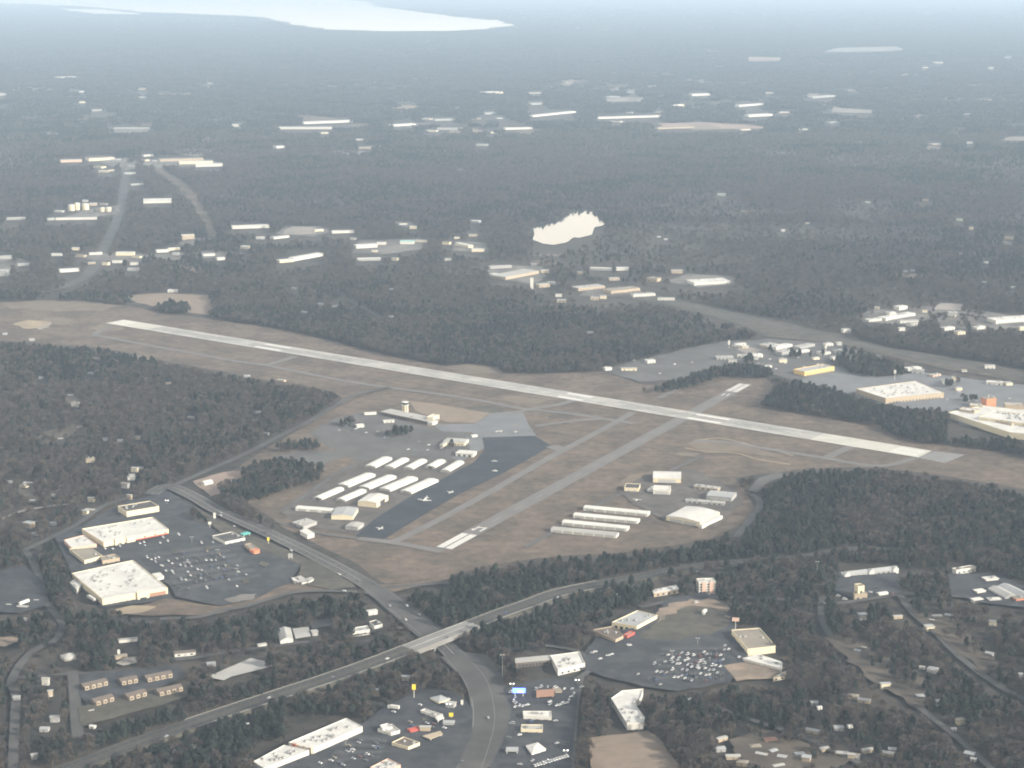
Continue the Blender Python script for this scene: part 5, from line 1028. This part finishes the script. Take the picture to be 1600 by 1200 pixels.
trailer(301, 1176, 294, 1177, 'white box truck right of two parked south of the freeway', 7)
trailer(277, 1185, 284, 1189, 'white box truck left of two parked south of the freeway', 9)
trailer(1255, 911, 1259, 905, 'long white lorry standing alone among trees right of the hotel', 16)
trailer(1100, 963, 1104, 959, 'white lorry parked on the gravel left of the tall store sign', 9)
trailer(38, 948, 30, 951, 'white trailer in the lot at the left edge', 14, False)
trailer(617, 1113, 610, 1112, 'silver box truck parked behind the stepped roof shop', 9)
# ---------------------------------------------------------------- aircraft
def aircraft(px, py, ang, span, label, big=False, col='white metal'):
    X, Y = P(px, py); s = span/11.0; t = thing('aircraft', label, 'airplane', (X, Y, ZL[0]), 'aircraft on the aprons', ang); t.scale = (s, s, s)
    bm = NB(); st = [(-4.2, .12, 1.6), (-2.2, .35, 1.5), (0, .62, 1.4), (1.8, .68, 1.4), (3.0, .55, 1.35), (3.8, .2, 1.3)]; rings = []
    for x, r, z in st: rings.append([bm.verts.new((x, r*math.cos(2*math.pi*k/10), z+r*1.1*math.sin(2*math.pi*k/10))) for k in range(10)])
    for a, b in zip(rings, rings[1:]):
        for k in range(10): bm.faces.new((a[k], a[(k+1) % 10], b[(k+1) % 10], b[k]))
    bm.faces.new(rings[0][::-1]); bm.faces.new(rings[-1]); bmesh.ops.recalc_face_normals(bm, faces=bm.faces[:])
    obj('fuselage', bm, col, t)
    wz = 1.05 if big else 2.0
    for q in (-1, 1):
        bm = NB(); prism(bm, [(1.5, .3*q), (1.2, 5.5*q), (.2, 5.5*q), (-.3, .3*q)], wz, wz+.16, 0, True); obj('wing', bm, col, t)
        bm = NB(); prism(bm, [(-3.2, .1*q), (-3.5, 1.9*q), (-4.2, 1.9*q), (-4.3, .1*q)], 1.65, 1.75, 0, True); obj('tailplane', bm, col, t)
        bm = NB(); cyl(bm, (.6, .9*q), .09, .09, .3, 1.4, 6); cyl(bm, (.6, .9*q), .28, .28, 0, .3, 8); obj('wheel', bm, 'tyre rubber', t)
        if big: bm = NB(); rbox(bm, (1.4, 1.9*q), (1, 0), 1.9, .55, .85, 1.45); obj('engine', bm, col, t)
    bm = NB(); v = [(-3.0, 1.7), (-4.0, 3.2), (-4.6, 3.2), (-4.3, 1.6)]; a = [bm.verts.new((x, -.06, z)) for x, z in v]; b = [bm.verts.new((x, .06, z)) for x, z in v]
    bm.faces.new(a); bm.faces.new(b[::-1])
    for i in range(4): bm.faces.new((a[i], a[(i+1) % 4], b[(i+1) % 4], b[i]))
    obj('tail_fin', bm, col, t)
    bm = NB(); rbox(bm, (2.3, 0), (1, 0), .9, 1.1, 1.75, 2.05); obj('windscreen', bm, 'window glass', t)
    bm = NB(); rbox(bm, (3.85, 0), (0, 1), 1.9, .05, 1.2, 1.4); obj('propeller', bm, 'dark steel', t)
    bm = NB(); cyl(bm, (3, 0), .09, .09, .3, 1.0, 6); cyl(bm, (3, 0), .25, .25, 0, .3, 8); obj('nose_wheel', bm, 'tyre rubber', t)
    return t
aircraft(664, 786.5, -1.9, 19.5, 'large white airplane standing in the middle of the dark apron', True)
aircraft(704, 774.5, -2.3, 11.5, 'small white airplane on the dark apron near the middle of its grass edge')
aircraft(594, 831.5, -2.2, 12, 'white airplane at the near end of the dark apron')
aircraft(774, 740.5, .3, 10, 'small white airplane at the far end of the dark apron edge')
aircraft(773, 725.5, .4, 12, 'dull grey airplane alone on the far part of the dark apron', False, 'grey roof')
aircraft(780, 678.5, 2.2, 14, 'white airplane on the pale grey apron above the dark one', True)
aircraft(806, 679, 1.2, 9, 'tiny white airplane right of the other one on the pale apron')
aircraft(995, 786.5, 1.2, 12, 'white airplane behind the long T-hangars across the runway')
aircraft(1114, 778.5, .5, 12, 'white airplane on the roof side of the grey hangar yard')
# ---------------------------------------------------------------- signs, lamps and poles
def pole_sign(px, py, h, wd, hh, label, m, m2=None, posts=1, name='pole_sign', face=None, lettering=False, cat='sign'):
    X, Y = P(px, py); t = thing(name, label, cat, (X, Y, 0), None, face if face is not None else math.atan2(X, Y)*-1)
    for k in range(posts):
        bm = NB(); cyl(bm, ((k-(posts-1)/2)*wd*.6, 0), .35, .3, 0, h-hh, 8); obj('post', bm, 'white metal', t)
    bm = NB(); rbox(bm, (0, 0), (1, 0), wd, .7, h-hh, h); pn = obj('panel', bm, m, t)
    bm = NB()
    for s in (-1, 1): rbox(bm, (s*(wd/2-.12), -.02), (1, 0), .24, .84, h-hh-.1, h+.1)
    obj('frame', bm, 'dark steel' if m2 is None else m2, pn)
    return t
pole_sign(1149, 986, 15, 7.5, 4, 'tall pole sign with a pale pink panel behind the tan roofed store', 'pink wall', 'white metal')
bb = pole_sign(811, 1092, 11, 13, 4.8, 'bright blue lit billboard beside the wide junction', 'blue screen', 'dark steel', 2, 'billboard', cat='billboard')
bm = NB(); rbox(bm, (1.2, -.42), (1, 0), 5.0, .1, 6.9, 8.4); obj('screen_image', bm, 'pale screen', bb)
pole_sign(647, 1094, 16, 3.6, 5, 'tall yellow sign on a pole above the dark trees left of the junction', 'yellow paint', 'yellow paint')
pole_sign(705, 1125, 7, 4, 3.4, 'short yellow sign beside the shop with the flat canopy', 'yellow paint', 'yellow paint')
pole_sign(722, 1106, 8, 3, 4.5, 'white upright sign at the edge of the wide road', 'white wall')
pole_sign(335.5, 813, 10, 3.2, 7, 'tall slim white sign by the main road above the shopping lot', 'white wall', 'white metal')
pole_sign(328, 826, 9, 4, 3.4, 'white sign on a post left of the tall slim one', 'white wall', 'white metal')
pole_sign(419.5, 852, 10, 3.2, 4, 'yellowish pole sign at the kerb of the main road', 'yellow paint')
pole_sign(454, 876, 9, 6, 5, 'grey billboard seen from behind beside the main road', 'grey wall', None, 2, 'billboard', cat='billboard')
pole_sign(186, 1028, 9, 2.6, 4.5, 'white sign above the bare soil yard at lower left', 'white wall', 'white metal')
pole_sign(1290, 552, 16, 4, 7, 'white pole sign among the commercial yards beyond the runway', 'white wall', 'white metal')
pole_sign(1398, 594, 18, 4, 6, 'white pole sign before the huge warehouse store', 'white wall', 'white metal')
pole_sign(1139, 545, 16, 4, 8, 'white sign at the wood edge left of the commercial yards', 'white wall', 'white metal')
pole_sign(831, 458, 34, 7, 26, 'thin white stack standing in the woods below the pond', 'white wall', 'white wall', name='stack', cat='stack')
def lamp(px, py, h, label, lit=False):
    X, Y = P(px, py); t = thing('lamp_post', label, 'lamp post', (X, Y, 0))
    bm = NB(); cyl(bm, (0, 0), .22, .14, 0, h, 8); obj('post', bm, 'grey roof', t)
    bm = NB(); rbox(bm, (0, 0), (1, 0), 3.2, .5, h, h+.18); obj('arm', bm, 'grey roof', t)
    for s in (-1, 1):
        bm = NB(); rbox(bm, (s*1.6, 0), (1, 0), 1.0, .8, h-.15, h+.35); obj('lamp_head', bm, 'lamp glow' if lit else 'white metal', t)
lamp(785, 1062, 26, 'very tall grey pole at the corner by the hedge'); lamp(678, 1034, 14, 'grey lamp post under the end of the freeway bridge')
lamp(800, 1079, 7, 'lit lamp left of the blue billboard', True); lamp(902, 1073, 7, 'lit lamp at the right end of the hedge', True); lamp(884, 1184, 7, 'lit lamp at the end of the long white car row', True)
lamp(261, 790, 7, 'white lamp by the road above the dark roofed block', True); lamp(701, 1111, 7, 'lit lamp before the hipped restaurant', True); lamp(1276, 906, 22, 'tall thin mast beside the freeway at right')
for k, (x, y) in enumerate([(300, 850), (340, 870), (290, 890), (370, 900), (1050, 1030), (1100, 1050), (1090, 1010), (540, 1170)]):
    lamp(x, y, 9, 'grey twin lamp post standing in the '+('shopping centre lot, %s' % ('near its top', 'at its right', 'near the huge store', 'at its lower right')[k] if k < 4 else ('crowded lot left half', 'crowded lot lower right', 'crowded lot upper right', 'strip mall lot')[k-4]))

def place_words(group_objs):
    """where in its group a thing stands, added to its label"""
    by = {}
    for o in group_objs: by.setdefault(o['group'], []).append(o)
    for g_, L in by.items():
        if len(L) < 6: continue
        q = [project(o.location.x, o.location.y) for o in L]; xs = sorted(p[0] for p in q); ys = sorted(p[1] for p in q); n = len(L)
        for o, (x, y) in zip(L, q):
            a = ('far left', 'left middle', 'centre', 'right middle', 'far right')[min(4, int(5*xs.index(x)/n))]; b = ('back', 'middle', 'front')[min(2, int(3*ys.index(y)/n))]
            o['label'] = o['label']+', '+a+' '+b
place_words(CLUT)
place_words([o for o in COL.objects if o.get('category') in ('car', 'van')])

for k, (a, b, s) in enumerate(((3, 8, 1), (3, 8, -1), (10, 14, 1), (10, 14, -1))):
    L = offsets(part_line(a, b), s*(HF+1.2)); c = L[len(L)//2]; t = thing('guard_rail', 'steel guard rail on the %s edge of the freeway %s of the bridge' % ('far' if s > 0 else 'near', 'left' if a < 8 else 'right'), 'guard rail', (c[0], c[1], 0))
    bm = NB()
    for p, q in zip(L, L[1:]):
        d = math.dist(p[:2], q[:2]); u = ((q[0]-p[0])/d, (q[1]-p[1])/d); rbox(bm, ((p[0]+q[0])/2-c[0], (p[1]+q[1])/2-c[1]), u, d, .15, p[2]+zf+.45, p[2]+zf+.8)
    obj('rail', bm, 'pale roof', t); bm = NB()
    for p in L[::2]: rbox(bm, (p[0]-c[0], p[1]-c[1]), (1, 0), .15, .15, p[2], p[2]+zf+.45)
    obj('post', bm, 'pale roof', t)['kind'] = 'stuff'

# ================================================================= TREES
def crown_pine(seed, h=17.0, rad=4.4):
    r = random.Random(seed); bm = NB(); lobes = []
    for k in range(9):
        t = k/8; a = r.uniform(0, 6.283); d = rad*.42*(1-t*.8)*r.uniform(.5, 1.1)
        lobes.append((Vector((d*math.cos(a), d*math.sin(a), h*(.42+.45*t))), rad*(.62-.26*t)*r.uniform(.85, 1.2)))
    for k in range(170):
        c0, lr = r.choice(lobes); d = Vector((r.gauss(0, 1), r.gauss(0, 1), r.gauss(.25, .8))).normalized(); c = c0+d*lr*r.uniform(.6, 1.05); s = r.uniform(.7, 1.25)
        out = d; sd = d.cross(Vector((r.gauss(0, 1), r.gauss(0, 1), r.gauss(0, 1)))).normalized(); n = out.cross(sd)
        v = [bm.verts.new(c+n*s), bm.verts.new(c+sd*s), bm.verts.new(c-n*s), bm.verts.new(c-sd*s), bm.verts.new(c+out*s*.75)]
        for i in range(4): bm.faces.new((v[i], v[(i+1) % 4], v[4]))
    return bm
def crown_bare(seed, h=16.0, rad=5.2):
    r = random.Random(seed); bm = NB()
    lobes = [(Vector((r.uniform(-.5, .5)*rad, r.uniform(-.5, .5)*rad, h*r.uniform(.5, .78))), rad*r.uniform(.42, .7)) for _ in range(7)]
    for k in range(330):
        c0, lr = r.choice(lobes); d = Vector((r.gauss(0, 1), r.gauss(0, 1), r.gauss(.35, .8))).normalized()
        a = c0+d*lr*r.uniform(.25, .6); b = c0+d*lr*r.uniform(.85, 1.25)+Vector((0, 0, r.uniform(0, .9))); sd = d.cross(Vector((r.gauss(0, 1), r.gauss(0, 1), r.gauss(0, 1)))).normalized()*r.uniform(.14, .33)
        m = (a+b)/2; v = [bm.verts.new(a), bm.verts.new(m+sd), bm.verts.new(b), bm.verts.new(m-sd)]
        bm.faces.new((v[0], v[1], v[2])); bm.faces.new((v[0], v[2], v[3]))
    return bm
def trunk(h, r0, limbs=0, seed=0):
    r = random.Random(seed); bm = NB(); cyl(bm, (0, 0), r0, r0*.35, 0, h, 6)
    for k in range(limbs):
        a = r.uniform(0, 6.28); z = h*r.uniform(.45, .85); d = Vector((math.cos(a), math.sin(a), r.uniform(.6, 1.2))).normalized(); p = Vector((0, 0, z)); q = p+d*r.uniform(3, 5); s = Vector((-math.sin(a), math.cos(a), 0))
        w = r0*.45; u = d.cross(s)
        A = [bm.verts.new(p+s*w*math.cos(t)+u*w*math.sin(t)) for t in (0, 2.09, 4.19)]; e = bm.verts.new(q)
        for i in range(3): bm.faces.new((A[i], A[(i+1) % 3], e))
    return bm
def to_mesh(bm, name, m):
    me = bpy.data.meshes.new(name); bm.normal_update(); bm.to_mesh(me); bm.free(); me.materials.append(MATS[m]); return me
PINES = [(to_mesh(crown_pine(s, h, rd), 'crown', 'pine needles'), to_mesh(trunk(h*.9, .3), 'trunk', 'bark')) for s, h, rd in ((1, 15, 4.9), (2, 13.5, 4.6), (3, 17, 5.1), (4, 11.5, 4.3))]
BARES = [(to_mesh(crown_bare(s, h, rd), 'crown', 'bare twigs'), to_mesh(trunk(h*.62, .32, 6, s), 'trunk', 'bark')) for s, h, rd in ((11, 15, 5.8), (12, 17, 6.2), (13, 12, 5.4), (14, 14, 6.6))]
def joined(parts, name):
    me = bpy.data.meshes.new(name); vs, fs, mi, ms = [], [], [], []
    for src, mx in parts:
        o = len(vs); vs += [tuple(mx @ v.co) for v in src.vertices]
        m = src.materials[0]
        if m not in ms: ms.append(m)
        for p in src.polygons: fs.append([o+i for i in p.vertices]); mi.append(ms.index(m))
    me.from_pydata(vs, [], fs)
    for m in ms: me.materials.append(m)
    me.polygons.foreach_set('material_index', mi); me.update(); return me
I4 = Matrix.Identity(4)
KINDS = bpy.data.collections.new('tree kinds')          # sources for the wood beyond the nearest trees; not linked into the scene
def kind_obj(i, me):
    o = bpy.data.objects.new('%02d tree kind' % i, me); KINDS.objects.link(o)
for i, (c, t) in enumerate(PINES+BARES): kind_obj(i, joined([(t, I4), (c, I4)], 'tree'))
def clump(seed, n, pine):
    r = random.Random(seed); parts = []
    for k in range(n):
        bank = PINES if r.random() < pine else BARES; c, t = r.choice(bank); a = r.uniform(0, 6.283); d = 26*math.sqrt(r.random()); s = r.uniform(.75, 1.15)
        parts.append((c, Matrix.Translation((d*math.cos(a), d*math.sin(a), 0)) @ Matrix.Rotation(r.uniform(0, 6.28), 4, 'Z') @ Matrix.Diagonal((s*1.15, s*1.15, s, 1))))
    return joined(parts, 'tree_clump')
for i, (n, p) in enumerate(((24, .15), (24, .35), (24, .6), (24, .9))): kind_obj(8+i, clump(40+i, n, p))
# -------- where trees stand
def inside(poly, x, y):
    c = np.zeros(len(x), bool); n = len(poly)
    x0, x1 = min(p[0] for p in poly), max(p[0] for p in poly); y0, y1 = min(p[1] for p in poly), max(p[1] for p in poly)
    ok = np.where((x >= x0) & (x <= x1) & (y >= y0) & (y <= y1))[0]
    if not len(ok): return c
    X, Y = x[ok], y[ok]; r = np.zeros(len(ok), bool)
    for i in range(n):
        (ax_, ay), (bx, by) = poly[i], poly[(i+1) % n]
        if ay == by: continue
        r ^= ((ay > Y) != (by > Y)) & (X < (bx-ax_)*(Y-ay)/(by-ay)+ax_)
    c[ok] = r; return c
def vproj(X, Y, Z):
    f = Y*cP+(CH-Z)*sP; d = (CH-Z)*cP-Y*sP; return 800+FPX*X/f, 600+FPX*d/f
def value_noise(X, Y, cell, seed):
    g_ = np.random.default_rng(seed).random((257, 257)); u, v = X/cell+1000.3, Y/cell+1000.7
    i, j = np.floor(u).astype(int), np.floor(v).astype(int); a, b = u-i, v-j; a = a*a*(3-2*a); b = b*b*(3-2*b); i %= 256; j %= 256
    return (g_[i, j]*(1-a)+g_[i+1, j]*a)*(1-b)+(g_[i, j+1]*(1-a)+g_[i+1, j+1]*a)*b
WID = 800/FPX*1.07
def scatter(r0, r1, step, seed):
    g_ = np.random.default_rng(seed); hw = WID*r1+60
    xs, ys = np.meshgrid(np.arange(-hw, hw, step), np.arange(r0, r1, step)); X = xs.ravel(); Y = ys.ravel()
    X = X+g_.uniform(-.55, .55, len(X))*step; Y = Y+g_.uniform(-.55, .55, len(X))*step
    k = np.abs(X) < WID*Y+60; X, Y = X[k], Y[k]
    n1 = value_noise(X, Y, 55, 1)*.6+value_noise(X, Y, 170, 2)*.4; n2 = value_noise(X, Y, 90, 3)*.5+value_noise(X, Y, 320, 4)*.5; n3 = value_noise(X, Y, 600, 5)*.5+value_noise(X, Y, 220, 6)*.5
    x, y = vproj(X, Y, 0.0)
    ht = 14.0 if r0 < 3700 else 21.0
    jx = x+g_.normal(0, 9, len(X))*(2400/Y); jy = y+g_.normal(0, 4, len(X))*(2400/Y)
    x1, y1 = vproj(X, Y, ht); x2, y2 = vproj(X, Y, ht*.5)
    bad = np.zeros(len(X), bool); ok = np.zeros(len(X), bool); sparse = np.zeros(len(X), bool); pine = np.zeros(len(X), bool)
    for p in OPEN: bad |= inside(p, x, y) | inside(p, x1, y1) | inside(p, x2, y2)
    for p in FORCE: ok |= inside(p, x, y)
    thin = np.zeros(len(X), bool)
    for p in THIN: thin |= inside(p, x, y)
    for p in PINEY: pine |= inside(p, jx, jy)
    half = np.zeros(len(X), bool)
    for p in HALFPINE: half |= inside(p, jx, jy)
    for p in SPARSE: sparse |= inside(p, jx, jy)
    for p in NOBASE: bad |= inside(p, x, y)
    hit = np.zeros(len(X), bool)
    hb = np.zeros(len(X), bool)
    for a, b, c, d in RECTS:
        hb |= (x > a) & (x < c) & (y > b) & (y < d)
        for xx, yy in ((x, y), (x1, y1), (x2, y2)): hit |= (xx > a) & (xx < c) & (yy > b) & (yy < d)
    keep = (ok & ~hb) | (~ok & ~bad & ~hit)
    dens = np.where(sparse & ~ok, np.clip((n1-.25)*4.5, .22, .95), np.clip((n1-.12)*6, .5, 1.0)); dens = np.where(pine | ok, np.maximum(dens, .95), dens)
    # far land: openings here and there
    dens = np.where(Y > 3500, dens*np.clip((n3-.25)*5, .25, 1), dens)
    dens = np.where(thin, dens*np.where(Y < 3000, .6, .3), dens)*np.clip((38000-Y)/20000, .02, 1)
    keep &= g_.random(len(X)) < dens
    pp = np.where(pine | ok, np.clip(.72+(n1-.5)*1.4, .35, .95), np.clip((n2-.45)*2.8, .03, .75)); pp = np.where(half & ~pine, np.clip(.42+(n1-.5)*1.4, .15, .8), pp); pp = np.where(sparse & ~ok, np.clip((n2-.40)*2.2, .05, .7), pp)
    return X[keep], Y[keep], pp[keep], x[keep], y[keep], g_
nX, nY, nP, nx, ny, gN = scatter(P(800, 1235)[1]-40, 3800, 6.6, 21)
isp = gN.random(len(nX)) < nP
nS = gN.uniform(.55, 1.15, len(nX)); nV = gN.integers(0, 4, len(nX)); nR = gN.uniform(0, 6.283, len(nX))
# -------- the trees that show largest: objects of their own
MARKS = [(60, 1190, 'in the bottom left corner'), (200, 1180, 'above the freeway at the bottom left'), (330, 1170, 'left of the strip mall'), (430, 1120, 'between the strip mall and the freeway'), (540, 1090, 'behind the strip mall end'), (620, 1060, 'left of the yellow pole sign'), (60, 1120, 'beside the left edge road'),
         (150, 1120, 'below the tan apartments'), (300, 1080, 'right of the tan apartments'), (450, 1060, 'below the pale concrete pad'), (760, 1050, 'beside the wide junction'), (850, 1062, 'in the hedge above the billboard'), (940, 1120, 'left of the L shaped motel'), (1030, 1100, 'right of the L shaped motel'), (1060, 1160, 'right of the ploughed field'),
         (1120, 1080, 'below the crowded lot'), (1240, 1040, 'right of the tan roofed store'), (1180, 1110, 'below the bare pad'), (1250, 1130, 'on the slope below the bare pad'), (1300, 1180, 'on the slope at the bottom'), (1400, 1150, 'on the slope below the curving lane'), (1520, 1170, 'in the bottom right corner'), (1560, 1060, 'by the right edge lane'), (1150, 1190, 'among the bottom bungalows')]
def place(x, y): return min(MARKS, key=lambda m: (m[0]-x)**2+(1.5*(m[1]-y))**2)[2]
TREES = []
single = np.zeros(len(nX), bool)
vis = (nx > -20) & (nx < 1620) & (ny < 1225)
for flag, bank, name, kind, lbl in ((True, PINES, 'pine_tree', 'pine', 'dark green pine '), (False, BARES, 'bare_tree', 'bare tree', 'bare grey brown tree ')):
    idx = np.where(vis & (isp == flag))[0]; idx = idx[np.argsort(nY[idx])][:300]; single[idx] = True
    for i in idx:
        c, t = bank[nV[i]]; lb = lbl+place(nx[i], ny[i]); X, Y, s = float(nX[i]), float(nY[i]), float(nS[i])
        o = bpy.data.objects.new(name, None); COL.objects.link(o); o.location = (X, Y, 0); o.rotation_euler = (0, 0, float(nR[i])); o.scale = (s, s, s); tag(o, ('tall ' if s > .98 else 'low ' if s < .74 else '')+lb, 'tree', kind+'s '+place(nx[i], ny[i])); TREES.append(o)
        for nm, me in (('trunk', t), ('crown', c)):
            q = bpy.data.objects.new(nm, me); COL.objects.link(q); q.parent = o
place_words(TREES)
# -------- the rest of the woods
def wood(name, X, Y, K, S, Rz):
    me = bpy.data.meshes.new(name); n = len(X); me.vertices.add(n)
    co_ = np.zeros((n, 3), np.float32); co_[:, 0] = X; co_[:, 1] = Y; me.vertices.foreach_set('co', co_.ravel())
    a = me.attributes.new('kind_index', 'INT', 'POINT'); a.data.foreach_set('value', np.asarray(K, np.int32))
    a = me.attributes.new('size', 'FLOAT', 'POINT'); a.data.foreach_set('value', np.asarray(S, np.float32))
    a = me.attributes.new('turn', 'FLOAT', 'POINT'); a.data.foreach_set('value', np.asarray(Rz, np.float32))
    me.update(); o = bpy.data.objects.new(name, me); COL.objects.link(o); o['kind'] = 'stuff'
    ng = bpy.data.node_groups.new(name, 'GeometryNodeTree'); ng.interface.new_socket('Geometry', in_out='INPUT', socket_type='NodeSocketGeometry'); ng.interface.new_socket('Geometry', in_out='OUTPUT', socket_type='NodeSocketGeometry')
    N = ng.nodes; l = ng.links; gi = N.new('NodeGroupInput'); go = N.new('NodeGroupOutput'); ip = N.new('GeometryNodeInstanceOnPoints'); ci = N.new('GeometryNodeCollectionInfo')
    ci.inputs['Collection'].default_value = KINDS; ci.inputs['Separate Children'].default_value = True; ci.inputs['Reset Children'].default_value = True
    def at(nm, ty):
        q = N.new('GeometryNodeInputNamedAttribute'); q.data_type = ty; q.inputs['Name'].default_value = nm; return q.outputs['Attribute']
    cx = N.new('ShaderNodeCombineXYZ'); l.new(at('turn', 'FLOAT'), cx.inputs['Z']); er = N.new('FunctionNodeEulerToRotation'); l.new(cx.outputs[0], er.inputs[0])
    l.new(gi.outputs[0], ip.inputs['Points']); l.new(ci.outputs[0], ip.inputs['Instance']); ip.inputs['Pick Instance'].default_value = True
    l.new(at('kind_index', 'INT'), ip.inputs['Instance Index']); l.new(er.outputs[0], ip.inputs['Rotation']); l.new(at('size', 'FLOAT'), ip.inputs['Scale']); l.new(ip.outputs[0], go.inputs[0])
    o.modifiers.new('trees', 'NODES').node_group = ng; return o
r_ = ~single
wood('near_woods', nX[r_], nY[r_], np.where(isp, nV, nV+4)[r_], nS[r_], nR[r_])
X, Y, Pn, x, y, g_ = scatter(3800, 8000, 10.5, 22)
k = g_.random(len(X)) < Pn; v = g_.integers(0, 4, len(X))
wood('middle_woods', X, Y, np.where(k, v, v+4), g_.uniform(.75, 1.25, len(X)), g_.uniform(0, 6.28, len(X)))
nmid = len(X)
X, Y, Pn, x, y, g_ = scatter(8000, 22000, 46, 23)
wood('far_woods', X, Y, 8+np.clip((Pn*4).astype(int)+g_.integers(-1, 2, len(X)), 0, 3), g_.uniform(.8, 1.2, len(X)), g_.uniform(0, 6.28, len(X)))
X2, Y2, Pn, x, y, g_ = scatter(22000, 37000, 75, 24)
wood('horizon_woods', X2, Y2, 8+g_.integers(0, 4, len(X2)), g_.uniform(.8, 1.25, len(X2)), g_.uniform(0, 6.28, len(X2)))
print('TREES near', len(nX), 'middle', nmid, 'far', len(X), 'cars', NCAR[0])

# ---------------------------------------------------------------- the air
bm = NB(); prism(bm, [(-46000, -16000), (46000, -16000), (46000, 76000), (-46000, 76000)], -1.0, CH+15, 0, True)
hz = obj('haze', bm, None); hz['kind'] = 'stuff'; hz.display_type = 'WIRE'
m = bpy.data.materials.new('haze air'); m.use_nodes = True; n = m.node_tree.nodes; n.clear()
out = n.new('ShaderNodeOutputMaterial'); pv = n.new('ShaderNodeVolumePrincipled')
pv.inputs['Color'].default_value = (.575, .765, .98, 1); pv.inputs['Density'].default_value = HAZE_DENSITY; pv.inputs['Anisotropy'].default_value = .0
m.node_tree.links.new(pv.outputs[0], out.inputs['Volume']); hz.data.materials.append(m)
